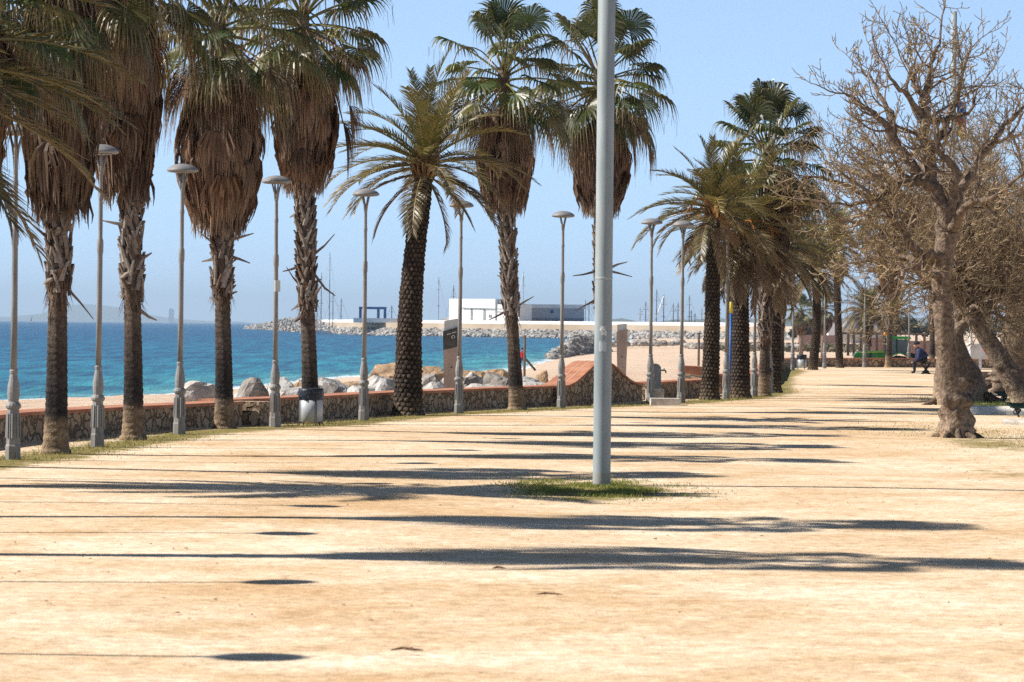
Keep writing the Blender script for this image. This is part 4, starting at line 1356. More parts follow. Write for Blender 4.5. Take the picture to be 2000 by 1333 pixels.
def fan_palm(px, py, top_px, top_py, skirt_py, skirt_r, boot_py, label, d=None, z_top=None, n_green=34, n_dead=15, rb=.145, rt=.115, seed=1, curve=0.0, stubs=(), group='shaggy fan palms along the promenade', skirt_n=170, skirt_top=None, base=None, scale=1.0, n_stalk=5, hang=()):
    rnd = random.Random(seed)
    b = base if base is not None else GP(px, py)
    d = b.y
    top = PD(top_px, top_py, d)
    zt = top.z
    t = thing('fan_palm', label, 'palm tree', (b.x, b.y, 0), 0, group)
    cl = trunk_curve((0, 0), (top.x - b.x, rnd.uniform(-.15, .15)), zt, curve)
    zs = PD(top_px, skirt_py, d).z
    zb = PD(top_px, boot_py, d).z
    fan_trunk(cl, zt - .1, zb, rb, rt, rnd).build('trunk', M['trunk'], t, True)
    if zs - zb > .1:
        boots(cl, zb, zs + .35, rt, rnd).build('leaf_bases', M['boot'], t)
        for i in range(7):
            z = rnd.uniform(zb - .1, zs + .1); stub(cl, z, rnd.uniform(0, 6.28), rnd.uniform(.09, .22), rnd.choice((-.9, -.5, .5, 1.1)), rt, rnd).build('stalk_stub', M['boot'], t)
        mb = MB()
        for k in range(70):                       # frayed fibre below the leaf bases
            ph = rnd.uniform(0, 6.28); z = zb + rnd.uniform(-.05, .25); o = cl(z)
            p = Vector((o.x + rt * 1.1 * math.cos(ph), o.y + rt * 1.1 * math.sin(ph), z)); l2 = rnd.uniform(.08, .3)
            q = p + Vector((math.cos(ph) * rnd.uniform(.02, .12), math.sin(ph) * rnd.uniform(.02, .12), -l2))
            mb.ribbon([p, p.lerp(q, .5) + Vector((0, 0, .03)), q], [.022, .014, .003], Vector((-math.sin(ph), math.cos(ph), 0)), rnd.choice(DEADC))
        mb.build('fibre', M['dead'], t)
    zst = zt - .35 if skirt_top is None else PD(top_px, skirt_top, d).z
    sk = skirt_mesh(zs, zst, skirt_r, rnd, skirt_n)
    sk_o = sk.build('dead_frond_skirt', M['dead'], t)
    c = cl((zs + zst) / 2); sk_o.location = (c.x, c.y, 0)
    lean = (cl(zst).x - cl(zs).x) / max(.1, zst - zs)
    # crown
    def put(me, name, ez, az, z, k_=1.0):
        o = link(name, me, t); c = cl(z); o.location = (c.x, c.y, z)
        s = rnd.uniform(.95, 1.18) * scale * k_
        o.scale = (s, s, s); o.rotation_euler = (rnd.uniform(-.12, .12), rnd.uniform(-.1, .1), az)
    keys = list(FAN_GREEN)
    for k in range(n_green):
        e = keys[min(6, int((k / n_green) ** .8 * 7))]
        put(rnd.choice(FAN_GREEN[e]), 'frond', e, k * 2.39996 + rnd.uniform(-.3, .3), zt - .12 - .28 * (82 - e) / 108)
    kd = list(FAN_DEAD)
    for k in range(n_dead):
        e = kd[min(3, int(k / n_dead * 4))]
        put(rnd.choice(FAN_DEAD[e]), 'dead_frond', e, k * 2.39996 + 1 + rnd.uniform(-.4, .4), zt - .25 - .25 * rnd.random(), .86)
    for k in range(n_stalk):                      # old flower stalks arching out and hanging down
        a = rnd.uniform(0, 6.28); er = Vector((math.cos(a), math.sin(a), 0)); o = cl(zt); Rr_ = rnd.uniform(.55, 1.15); H_ = rnd.uniform(.2, .7); D_ = rnd.uniform(.5, 1.3)
        P_ = smooth_path([o + er * .08 + Vector((0, 0, -.1)), o + er * Rr_ * .55 + Vector((0, 0, H_)), o + er * Rr_ + Vector((0, 0, H_ * .75)), o + er * Rr_ * 1.12 + Vector((0, 0, -D_ * .5)), o + er * Rr_ * 1.1 + Vector((.04, 0, -D_))], 14)
        mb = MB(); mb.tube(P_, [.016 - .010 * i / 14 for i in range(15)], 5, rnd.choice([(.30, .22, .15), (.24, .16, .10), (.36, .28, .2)]))
        for j in range(7, 15):
            for e_ in range(2):
                mb.ribbon([P_[j], P_[j] + Vector((rnd.uniform(-.08, .08), rnd.uniform(-.08, .08), -rnd.uniform(.08, .25)))], [.010, .004], er.cross(Vector((0, 0, 1))), (.25, .17, .11))
        mb.build('flower_stalk', M['dead'], t)
    for (px_, py_, e_, az_, s_) in hang:          # single dead fronds dangling clear of the skirt
        f = link('dead_frond', FAN_DEAD[e_][1], t); q_ = PD(px_, py_, d); f.location = (q_.x - b.x, 0, q_.z); f.rotation_euler = (0, 0, az_); f.scale = (s_, s_, s_)
        mb = MB(); o = cl(zt); q2_ = Vector((q_.x - b.x, 0, q_.z)); mb.tube([o, o.lerp(q2_, .5) + Vector((0, 0, .16)), q2_], [.018, .014, .012], 5, (.24, .16, .10)); mb.build('dead_stalk', M['dead'], t)
    for (ph, zpy, L, up) in stubs:
        stub(cl, PD(top_px, zpy, d).z, ph, L, up, rt, rnd).build('stalk_stub', M['boot'], t)
    return t
# group visible at the left, then the ones past the tiled hump
fan_palm(0, 0, -70, -40, 350, .62, 480, 'shaggy fan palm cut by the left edge, behind drooping feather fronds', base=Vector((-6.15, 40.2, 0)), seed=31)
fan_palm(108, 885, 122, -105, 418, .60, 578, 'first shaggy fan palm from the left, brown skirt reaching low', seed=2, curve=.0, skirt_n=230, n_green=24, n_dead=24, n_stalk=8, stubs=((3.3, 470, .3, .9), (.1, 560, .35, -1.2)))
fan_palm(260, 858, 238, -85, 386, .52, 592, 'second shaggy fan palm from the left, trunk leaning left', seed=3, curve=.05, skirt_n=200, n_green=24, n_dead=24, n_stalk=8, stubs=((3.1, 440, .32, .2), (-.1, 605, .25, -.8)))
fan_palm(438, 840, 428, 25, 448, .74, 585, 'third shaggy fan palm from the left, with the widest brown skirt', seed=4, skirt_n=240, skirt_top=165, n_green=28, n_dead=20, n_stalk=8, stubs=((3.2, 478, .28, .8), (3.0, 505, .22, -.3), (-.1, 470, .4, .3), (-.2, 500, .35, -.3)))
fan_palm(607, 826, 590, 15, 368, .62, 610, 'fourth shaggy fan palm behind the white litter bin', seed=5, curve=-.02, skirt_n=220, skirt_top=120, hang=((652, 92, -74, 0, .95), (640, 120, -74, .3, 1.0)), stubs=((3.1, 520, .3, -.4), (-.1, 500, .38, .9), (-.2, 530, .4, -1.4), (3.3, 560, .25, 1.2)))
fan_palm(1010, 801, 984, 128, 408, .58, 620, 'shaggy fan palm in full view between stele and steel pole', seed=6, curve=-.05, skirt_top=232, skirt_n=210, stubs=((3.1, 608, .35, -.6), (.1, 600, .35, .7), (3.2, 545, .15, .5)))
fan_palm(1176, 793, 1172, 138, 412, .64, 600, 'shaggy fan palm whose trunk hides behind the thick steel pole', seed=7, scale=1.1, skirt_top=240, skirt_n=210, hang=((1245, 205, -74, 0, .8),), stubs=((3.15, 530, .5, -.3), (.0, 528, .55, -.25), (.4, 528, .5, .5), (3.1, 585, .45, -.6)))
fan_palm(1492, 774, 1500, 292, 545, .60, 668, 'green-topped fan palm rising above the crowded group', seed=8, skirt_top=345, n_green=44, n_dead=16, scale=1.12, stubs=((-.1, 610, .3, -.6), (.0, 625, .35, -.5)))
fan_palm(1524, 726, 1530, 418, 560, .70, 640, 'distant fan palm just right of the crowded group', seed=9, skirt_n=120, n_dead=20)
fan_palm(1735, 718, 1742, 425, 580, .80, 650, 'distant fan palm standing in front of the tractor', seed=10, skirt_n=140, n_dead=20, group='distant palms by the far wall', stubs=((3.1, 635, .4, .4),))
fan_palm(1820, 717, 1822, 420, 560, .75, 640, 'distant fan palm right beside the bare tree trunk', seed=12, skirt_n=110, n_dead=16, group='distant palms by the far wall')
# out of the frame to the left, seen by their shadows on the sand
fan_palm(0, 0, -941, -960, -270, .62, 60, 'nearest shaggy fan palm, its crown shadow lying across the sand', base=Vector((-7.1, 25.6, 0)), seed=41, n_green=24, n_dead=5, group='shaggy fan palms before the first lamp')
fan_palm(0, 0, -559, -640, -60, .62, 200, 'second nearest shaggy fan palm, its shadow ending before the steel pole', base=Vector((-6.75, 30.4, 0)), seed=42, n_green=24, n_dead=5, group='shaggy fan palms before the first lamp')

# feather palms
def feather_trunk(cl, zt, rz, rnd, sides=60, dark=1.0):
    mb = MB(); rings = []
    nz = int(zt / .017)
    for i in range(nz + 1):
        z = zt * i / nz
        r = rz(z); p = cl(z); ring = []
        for k in range(sides):
            w = 2 * math.pi * k / sides
            # diamond scars of old leaf stalks
            u_ = w / (2 * math.pi) * 15; v_ = z / .085
            row = math.floor(v_); fu = (u_ + .5 * (row % 2)) % 1.0; fv = v_ - row
            bump = max(0.0, 1 - (abs(fu - .5) * 2) ** 2 - (abs(fv - .45) * 2) ** 2)
            h = hash((row, int(u_ + .5 * (row % 2)) % 15)) % 1000 / 1000
            q = r + .022 * bump ** .6 * (.4 + 1.0 * h) + rnd.uniform(-.005, .005)
            c = mix((.016, .012, .010), (.055 + .06 * h, .040 + .045 * h, .030 + .033 * h), bump ** .7)
            if z < .5: c = mix(mix((.08, .06, .04), (.24, .18, .12), bump), c, max(0, z / .45) ** .6)
            ring.append(mb.vert((p.x + q * math.cos(w), p.y + q * math.sin(w), z if i else -.15), tuple(x * dark for x in c)))
        rings.append(ring)
    for a, b in zip(rings, rings[1:]):
        for k in range(sides):
            k2 = (k + 1) % sides
            mb.face((a[k], a[k2], b[k2], b[k]))
    mb.face(rings[-1])
    return mb
def feather_palm(px, py, top_px, top_py, label, r0=.29, r1=.20, rtop=.16, seed=1, curve=0.0, n=46, n_dry=12, group='feather palms along the promenade', scale=1.0, base=None, stalks=0, zt=None, dry_far=0.0, aim=(), aim_dry=()):
    rnd = random.Random(seed)
    b = base if base is not None else GP(px, py)
    d = b.y
    top = PD(top_px, top_py, d) if zt is None else Vector((b.x + .05, d, zt))
    zt = top.z
    t = thing('feather_palm', label, 'palm tree', (b.x, b.y, 0), 0, group)
    cl = trunk_curve((0, 0), (top.x - b.x, 0), zt, curve)
    def rz(z):
        u = z / zt
        r = r0 + (r1 - r0) * min(1, u / .7)
        if u > .85: r = r1 + (rtop - r1) * (u - .85) / .15
        return r * (1 + .22 * math.exp(-z / .12))
    feather_trunk(cl, zt, rz, rnd).build('trunk', M['trunk'], t)
    # heart: old stalk bases and fibre under the crown
    mb = MB()
    for k in range(46):
        ph = k * 2.39996; z = zt - .32 + .42 * k / 46; o = cl(z)
        er = Vector((math.cos(ph), math.sin(ph), 0))
        L = rnd.uniform(.18, .34)
        q0 = o + er * rtop * .9; q1 = q0 + er * L * .45 + Vector((0, 0, L * .9))
        mb.tube([q0, q0.lerp(q1, .5) + er * .02, q1], [.035, .028, .016], 5, rnd.choice([(.20, .12, .06), (.28, .19, .09), (.13, .085, .05), (.30, .16, .07)]))
    mb.build('crown_heart', M['boot'], t)
    o = link
    keys = list(FEA)
    for k in range(n):
        e = keys[min(7, int((k / n) ** .85 * 8))]
        f = link('frond', rnd.choice(FEA[e]), t); z = zt + .12 - .22 * (84 - e) / 100; c = cl(min(z, zt)); f.location = (c.x, c.y, z)
        s = rnd.uniform(.85, 1.08) * scale; f.scale = (s, s, s)
        f.rotation_euler = (rnd.uniform(-.1, .1), rnd.uniform(-.12, .12), k * 2.39996 + rnd.uniform(-.25, .25))
    for e, az, s in aim:
        f = link('frond', rnd.choice(FEA[e]), t); f.location = (cl(zt).x, cl(zt).y, zt); f.scale = (s, s, s); f.rotation_euler = (0, 0, az)
    for e, az, s in aim_dry:
        f = link('dead_frond', rnd.choice(FEA_DRY[e]), t); f.location = (cl(zt - .15).x, 0, zt - .15); f.scale = (s, s, s); f.rotation_euler = (0, 0, az)
    kd = list(FEA_DRY)
    for k in range(n_dry):
        e = kd[k % 3]
        f = link('dead_frond', rnd.choice(FEA_DRY[e]), t); z = zt - .22; c = cl(z); f.location = (c.x, c.y, z)
        s = rnd.uniform(.7, 1.0) * scale; f.scale = (s, s, s)
        f.rotation_euler = (0, 0, k * 2.39996 + rnd.uniform(-.5, .5))
    for k in range(stalks):
        mb = MB(); ph = rnd.uniform(0, 6.28); er = Vector((math.cos(ph), math.sin(ph), 0)); c = cl(zt)
        pts = [c + er * .08, c + er * .3 + Vector((0, 0, .22)), c + er * .55 + Vector((0, 0, .22)), c + er * .78 + Vector((0, 0, .02))]
        mb.tube(pts, [.035, .028, .02, .012], 5, (.48, .20, .05))
        for j in range(14):
            p = pts[-1].lerp(pts[-2], rnd.random() * .6); mb.tube([p, p + er * rnd.uniform(.05, .2) + Vector((rnd.uniform(-.06, .06), rnd.uniform(-.06, .06), -rnd.uniform(.1, .3)))], [.008, .005], 4, (.42, .20, .06))
        mb.build('fruit_stalk', M['boot'], t)
    return t
feather_palm(797, 812, 832, 322, 'leaning dark-trunked feather palm left of the first stele', .255, .175, .13, seed=5, curve=-.10, n=30, n_dry=0, aim=((28, 3.1, 1.08), (14, .1, 1.1), (0, .2, 1.0), (42, 3.3, 1.1), (14, 2.9, 1.1), (0, 3.4, 1.05), (0, 3.0, 1.05)), aim_dry=((-35, 3.2, .95), (-35, .0, .9), (-10, -.1, .95), (-10, 3.3, 1.0), (-60, -.2, .9)))
feather_palm(1386, 781, 1394, 408, 'upright feather palm with orange stalks in its crown', .20, .145, .125, seed=13, n=30, n_dry=5, stalks=4, curve=.02, aim=((14, 3.1, 1.05), (0, 3.2, 1.1), (-16, 3.0, 1)))
feather_palm(1446, 777, 1448, 450, 'thick-trunked feather palm with hanging dry fronds, in the crowded group', .22, .165, .15, seed=14, n=30, n_dry=26, scale=1.1, stalks=3)
feather_palm(1437, 752, 1430, 470, 'feather palm hidden behind the blue and yellow post', .20, .17, .15, seed=15, n=34, n_dry=26, scale=1.05)
feather_palm(1509, 768, 1512, 480, 'feather palm behind the shaggy palm of the crowded group', .21, .18, .15, seed=16, n=40, n_dry=22, scale=1.05)
feather_palm(1587, 723, 1592, 520, 'slim dark-trunked feather palm beside the far litter bin', .18, .15, .14, seed=17, n=34, n_dry=14, scale=1.2, curve=.12, group='distant palms by the far wall', stalks=3)
feather_palm(1640, 719, 1634, 470, 'second slim dark feather palm, right of the far litter bin', .15, .13, .12, seed=18, n=34, n_dry=14, scale=1.15, curve=-.02, group='distant palms by the far wall', stalks=3)
feather_palm(0, 0, 0, 0, 'near feather palm whose fronds reach in from the left edge', base=Vector((-6.75, 35.8, 0)), zt=4.0, r0=.27, r1=.2, seed=19, n=44, n_dry=10, scale=1.28, aim=((28, .12, 1.5), (14, -.1, 1.55), (0, .15, 1.45), (42, -.05, 1.45), (14, .3, 1.5), (-16, .1, 1.35)))
# hazy palms out on the far beach
def far_fan(px, py_c, d, seed, lab):
    q = PD(px, py_c, d); g = beach_z(q.x, d)
    t = thing('fan_palm', lab, 'palm tree', (q.x, d, g), 0, 'hazy palms on the far beach')
    rnd = random.Random(seed); h = q.z - g
    mb = MB(); mb.tube([(0, 0, -.3), (.05, 0, h * .5), (0, 0, h)], [.28, .2, .18], 10, (.24, .18, .14)); mb.build('trunk', M['trunk'], t, True)
    sk_o = skirt_mesh(h - 2.9, h - .4, 1.25, rnd, 110).build('dead_frond_skirt', M['dead'], t)
    for k in range(30):
        e = list(FAN_GREEN)[k * 7 // 30]
        f = link('frond', rnd.choice(FAN_GREEN[e]), t); f.location = (0, 0, h - .2); s = rnd.uniform(1.3, 1.6); f.scale = (s, s, s); f.rotation_euler = (0, 0, k * 2.4)
far_fan(1565, 607, 420, 3, 'hazy fan palm on the far beach left of the slim dark palm')
far_fan(1608, 600, 390, 4, 'hazy fan palm on the far beach behind the second distant lamp')
q = PD(1694, 612, 380); g = beach_z(q.x, 380)
feather_palm(0, 0, 0, 0, 'hazy round-headed feather palm beyond the tractor', base=Vector((q.x, 380, 0)), zt=q.z, r0=.45, r1=.35, rtop=.3, seed=23, n=70, n_dry=14, scale=1.75, group='hazy palms on the far beach')
q = PD(1745, 618, 430)
feather_palm(0, 0, 0, 0, 'second hazy feather palm beyond the tractor cab', base=Vector((q.x, 430, 0)), zt=q.z, r0=.45, r1=.35, rtop=.3, seed=24, n=60, n_dry=14, scale=1.7, group='hazy palms on the far beach')

# ---------------------------------------------------------------- bare trees
BK0, BK1 = (.13, .094, .068), (.205, .152, .112)
def grow(mb, tips, p, dirv, L, r, level, rnd, maxl, up=.25, kids=(6, 5, 4, 3)):
    n = 5 if level < 2 else 4
    pts = [p.copy()]; d = dirv.normalized(); q = p.copy()
    wob = .34 if level < 3 else .28
    for i in range(n):
        d = (d + Vector((rnd.uniform(-wob, wob), rnd.uniform(-wob, wob), rnd.uniform(-wob, wob) + up * (i / n)))).normalized()
        q = q + d * (L / n); pts.append(q.copy())
    r1 = max(.0046, r * .5)
    c = mix(BK0, BK1, rnd.random()); 
    if level >= 2: c = mix(c, (.36, .265, .155), .65)
    mb.tube(pts, [r + (r1 - r) * i / n for i in range(n + 1)], 6 if level < 1 else (4 if level < 2 else 3), c, cap=level < 2)
    sprout(mb, tips, pts, L, r, level, rnd, maxl, up, kids)
def sprout(mb, tips, pts, L, r, level, rnd, maxl, up, kids, start=.3):
    if level >= maxl:
        tips.append((pts[-1], (pts[-1] - pts[-2]).normalized())); return
    k = kids[min(level, len(kids) - 1)]
    n = len(pts) - 1
    for j in range(k):
        s = start + (1 - start) * (j + rnd.random()) / k
        f = min(n - 1e-4, s * n); i = int(f); p = pts[i].lerp(pts[i + 1], f - i)
        t = (pts[i + 1] - pts[i]).normalized()
        rv = Vector((rnd.gauss(0, 1), rnd.gauss(0, 1), rnd.gauss(0, 1))); rv = (rv - t * rv.dot(t)).normalized()
        d = (t * rnd.uniform(.4, .9) + rv * rnd.uniform(.6, 1.0)).normalized()
        grow(mb, tips, p, d, L * rnd.uniform(.42, .68) * (1 - .25 * s), max(.0072, r * rnd.uniform(.42, .58)), level + 1, rnd, maxl, up, kids)
    grow(mb, tips, pts[-1], (pts[-1] - pts[-2]), L * .5, max(.0085, r * .55), level + 1, rnd, maxl, up, kids)
def bud_mesh(tips, rnd, frac=.5):
    mb = MB()
    for p, d in tips:
        if rnd.random() > frac: continue
        for k in range(rnd.randint(1, 3)):
            o = p - d * rnd.uniform(0, .08)
            v = (d + Vector((rnd.uniform(-1, 1), rnd.uniform(-1, 1), rnd.uniform(-.6, 1)))).normalized() * rnd.uniform(.02, .05)
            s = v.orthogonal().normalized() * rnd.uniform(.006, .014)
            c = rnd.choice([(.30, .19, .06), (.38, .25, .09), (.24, .15, .07), (.22, .19, .05)])
            a = mb.vert(o, c); b = mb.vert(o + v * .6 + s, c); e = mb.vert(o + v, c); f = mb.vert(o + v * .6 - s, c)
            mb.face((a, b, e, f))
    return mb
def knobbly_trunk(mb, P, rad, rnd, sides=28, n=80, knobs=0.0, cols=None, roots=0):
    path = smooth_path(P, n)
    lump = [(rnd.uniform(0, 6.28), rnd.uniform(.02, .34), rnd.uniform(.22, .45), rnd.uniform(.15, .45) * knobs) for _ in range(44)]
    rings = []
    for i, p in enumerate(path):
        u = i / n
        f = u * (len(rad) - 1); k = min(len(rad) - 2, int(f)); r = rad[k] + (rad[k + 1] - rad[k]) * (f - k)
        ring = []
        for s in range(sides):
            w = 2 * math.pi * s / sides
            q = r * (1 + .05 * math.sin(3 * w + u * 7) + .03 * math.sin(7 * w - u * 19))
            for (lw_, lu, lr, la) in lump:
                dw = (w - lw_ + math.pi) % (2 * math.pi) - math.pi
                e = (dw / lr) ** 2 + ((u - lu) / .030) ** 2
                if e < 4: q += r * la * math.exp(-e * 1.3)
            if roots and u < .10:
                q += r * .28 * (1 - u / .10) ** 2 * max(0, math.sin(roots * w + 1.0)) 
            c = mix(BK0, BK1, .5 + .4 * math.sin(u * 31 + 2.3 * math.sin(w * 2)) * rnd.random())
            if u < .16: c = mix((.36, .27, .19), c, u / .16)
            ring.append(mb.vert((p.x + q * math.cos(w), p.y + q * math.sin(w), p.z if i else p.z - .1), c))
        rings.append(ring)
    for a, b in zip(rings, rings[1:]):
        for s in range(sides):
            s2 = (s + 1) % sides
            mb.face((a[s], a[s2], b[s2], b[s]))
    mb.face(rings[-1])
    return path
def bare_tree(label, d, trunk_px, trunk_r, limbs, seed, knobs=.6, roots=5, rand_limbs=0, ell=None, kids=(5, 5, 4, 3), maxl=3, budf=.5, group='bare winter trees at the right', up=.25, limb_len=1.1, dens=4.4):
    rnd = random.Random(seed)
    b = PD(*trunk_px[0], d); b.z = 0
    t = thing('bare_tree', label, 'tree', (b.x, d, 0), 0, group)
    def loc(px, py, dy=0.0): q = PD(px, py, d + dy); return q - b
    tk = MB()
    P = [loc(*q) for q in trunk_px]; P[0].z = 0
    path = knobbly_trunk(tk, P, trunk_r, rnd, knobs=knobs, roots=roots)
    tk.build('trunk', M['bark'], t, True)
    lm = MB(); tw = MB(); tips = []
    for k in range(roots + 2):                    # surface roots
        a = 2 * math.pi * k / (roots + 2) + rnd.uniform(-.4, .4); L = trunk_r[0] * rnd.uniform(1.3, 2.3); v = Vector((math.cos(a), math.sin(a), 0)); w = Vector((-v.y, v.x, 0)) * rnd.uniform(-.12, .12)
        rt_ = MB(); rt_.tube([v * trunk_r[0] * .75 + Vector((0, 0, .16)), v * trunk_r[0] * 1.15 + Vector((0, 0, .06)) + w * .5, v * (trunk_r[0] + L * .45) + Vector((0, 0, .02)) + w, v * (trunk_r[0] + L * .75) + w * 2 + Vector((0, 0, -.05))], [trunk_r[0] * .32, trunk_r[0] * .26, trunk_r[0] * .20, .03], 9, BK0)
        rt_.build('root', M['bark'], t, True)
    def limb(pts, r0, r1):
        pth = smooth_path(pts, max(8, 4 * (len(pts) - 1)))
        n = len(pth) - 1
        for i in range(1, n): pth[i] += Vector((rnd.uniform(-1, 1), rnd.uniform(-1, 1), rnd.uniform(-1, 1))) * .035
        lm.tube(pth, [1.12 * r0 + (r1 - 1.12 * r0) * (i / n) ** .8 + .05 * r0 * math.sin(i * 2.1) for i in range(n + 1)], 10, mix(BK0, BK1, rnd.random()))
        L = sum((pth[i + 1] - pth[i]).length for i in range(n))
        nb = max(4, int(L * dens))
        for j in range(nb):
            s = .25 + .75 * (j + rnd.random()) / nb
            f = min(n - 1e-4, s * n); i = int(f); p = pth[i].lerp(pth[i + 1], f - i); tt = (pth[i + 1] - pth[i]).normalized()
            rv = Vector((rnd.gauss(0, 1), rnd.gauss(0, 1), rnd.gauss(0, 1))); rv = (rv - tt * rv.dot(tt)).normalized()
            dd = (tt * rnd.uniform(.5, 1.0) + rv * rnd.uniform(.6, 1.0)).normalized()
            rr0 = (r0 + (r1 - r0) * s) * rnd.uniform(.32, .5)
            grow(tw, tips, p, dd, limb_len * rnd.uniform(.55, 1.0) * (1.05 - .45 * s), max(.011, rr0), 1, rnd, maxl, up, kids)
        grow(tw, tips, pth[-1], (pth[-1] - pth[-2]), limb_len * .7, r1 * .9, 1, rnd, maxl, up, kids)
    for L_ in limbs:
        pts = [loc(*(q if len(q) == 3 else (q[0], q[1], 0))) for q in L_[0]]
        limb(pts, L_[1], L_[2])
    for k in range(rand_limbs):
        (cx_, cy_, rx, ry, rd) = ell
        a = rnd.uniform(0, 6.28); q_ = rnd.uniform(.45, 1.0)
        e = loc(cx_ + rx * q_ * math.cos(a), cy_ + ry * q_ * math.sin(a), rd * rnd.uniform(-1, 1))
        s = path[rnd.randint(int(len(path) * .82), len(path) - 1)].copy()
        midp = s.lerp(e, .5) + Vector((rnd.uniform(-.3, .3), rnd.uniform(-.3, .3), rnd.uniform(-.1, .5)))
        r0 = rnd.uniform(.05, .09)
        limb([s, midp, e], r0, .02)
    lm.build('limbs', M['bark'], t, True)
    tw.build('twigs', M['twig'], t)
    bud_mesh(tips, rnd, budf).build('dry_buds', M['dead'], t)
    return t
bare_tree('big bare tree with swollen knobbly trunk, nearest at the right', 55.2,
          [(1868, 857), (1864, 800), (1855, 740), (1846, 660), (1839, 580), (1842, 510), (1850, 455)], [.215, .20, .175, .150, .140, .155, .165],
          [([(1840, 500), (1815, 500, -.2), (1788, 488, -.4), (1762, 447, -.6), (1738, 422, -.7), (1705, 385, -.8)], .095, .04),
           ([(1832, 515), (1800, 510, .1), (1770, 505, .2), (1735, 503, .4), (1700, 508, .6), (1668, 512, .7)], .075, .02),
           ([(1836, 535), (1805, 540, -.3), (1780, 520, -.5), (1755, 545, -.8), (1730, 560, -.9)], .06, .02),
           ([(1850, 460), (1838, 400), (1815, 335, .1), (1806, 250, .2), (1808, 190, .2), (1816, 130, .2), (1836, 70, .2)], .14, .02),
           ([(1790, 340, .1), (1755, 285, .1), (1722, 240, .0), (1692, 215, -.1), (1662, 188, -.2)], .085, .018),
           ([(1752, 282, .1), (1738, 222, .3), (1714, 178, .5), (1694, 142, .6)], .06, .015),
           ([(1806, 232, .2), (1772, 190, .0), (1744, 160, -.2), (1725, 122, -.3)], .055, .014),
           ([(1806, 215, .2), (1786, 165, .4), (1772, 130, .6), (1760, 105, .7)], .045, .012),
           ([(1850, 430), (1868, 340, -.2), (1840, 305, -.3), (1812, 285, -.4)], .085, .03),
           ([(1852, 440), (1885, 360, .4), (1930, 285, .6), (1975, 230, .9), (2030, 190, 1)], .09, .016),
           ([(1825, 365), (1786, 357, -.3), (1752, 364, -.5), (1712, 388, -.7), (1660, 400, -.9), (1610, 395, -1)], .07, .016),
           ([(1815, 350), (1770, 352, .4), (1720, 347, .6), (1672, 338, .8), (1628, 310, 1.0)], .06, .014),
           ([(1838, 400), (1790, 300, 1.0), (1740, 320, 1.3), (1690, 270, 1.6)], .05, .014),
           ([(1812, 236, .2), (1860, 232, .4), (1895, 215, .3), (1912, 170, .4)], .05, .012),
           ([(1820, 300), (1862, 210, .8), (1878, 155, 1.0), (1888, 112, 1.1)], .055, .012),
           ([(1852, 450), (1895, 400, -.6), (1950, 380, -1.0), (2010, 330, -1.4)], .08, .018)],
          seed=4, knobs=1.0, kids=(5, 4, 3, 3), maxl=3, budf=.6, up=.30, limb_len=.88, dens=5.2)
bare_tree('bare tree with bent trunk just right of the big knobbly one', 83,
          [(1906, 787), (1890, 730), (1872, 690), (1864, 662), (1872, 640), (1896, 622)], [.36, .27, .24, .22, .2, .19],
          [([(1896, 622), (1930, 560), (1965, 480, .4), (2000, 400, .8)], .17, .04), ([(1890, 625), (1880, 560, .5), (1895, 460, .8), (1930, 350, 1)], .14, .03)],
          seed=6, dens=3.6, rand_limbs=13, ell=(1925, 420, 150, 190, 2.0), knobs=.4, roots=4, limb_len=1.5)
bare_tree('bare tree leaning steeply in from the right edge', 77,
          [(2014, 800), (1975, 735), (1940, 680), (1905, 625), (1875, 588)], [.34, .27, .24, .21, .17],
          [([(1880, 595), (1850, 560, -.3), (1825, 555, -.5), (1790, 570, -.7)], .10, .02), ([(1885, 600), (1900, 520, .4), (1890, 420, .6), (1920, 330, .8)], .13, .03),
           ([(1905, 625), (1950, 570, -.4), (1985, 500, -.8), (2040, 430, -1)], .12, .03)],
          seed=7, rand_limbs=16, ell=(1930, 480, 140, 150, 2.0), knobs=.4, roots=3, limb_len=1.4)
bare_tree('bare tree with thick root mass at the right edge behind the benches', 95,
          [(1962, 771), (1972, 730), (1983, 690), (1990, 640), (1992, 600)], [.60, .42, .44, .40, .34],
          [([(1990, 610), (1960, 540), (1920, 460, .6), (1880, 400, 1.0)], .17, .04), ([(1992, 600), (2030, 500), (2020, 400, .6), (1990, 300, 1.0)], .17, .04)],
          seed=8, rand_limbs=18, ell=(1960, 440, 170, 200, 2.6), knobs=1.0, roots=5, limb_len=1.7)
bare_tree('bare tree hidden behind the big knobbly trunk, its twigs spreading left', 80,
          [(1843, 790), (1845, 700), (1848, 620), (1838, 540), (1820, 470)], [.24, .19, .17, .16, .14],
          [([(1838, 540), (1790, 490, .3), (1730, 450, .6), (1660, 430, .9), (1600, 400, 1.0)], .10, .02), ([(1820, 470), (1760, 420), (1690, 380, -.5), (1620, 350, -.9), (1570, 345, -1)], .10, .018),
           ([(1835, 560), (1790, 555, -.4), (1755, 570, -.6), (1728, 590, -.8)], .07, .014), ([(1830, 500), (1770, 400, 1), (1720, 330, 1.4), (1670, 300, 1.6)], .08, .015)],
          seed=9, dens=4.2, rand_limbs=9, ell=(1735, 430, 170, 110, 2.2), knobs=.3, roots=3, limb_len=1.4)

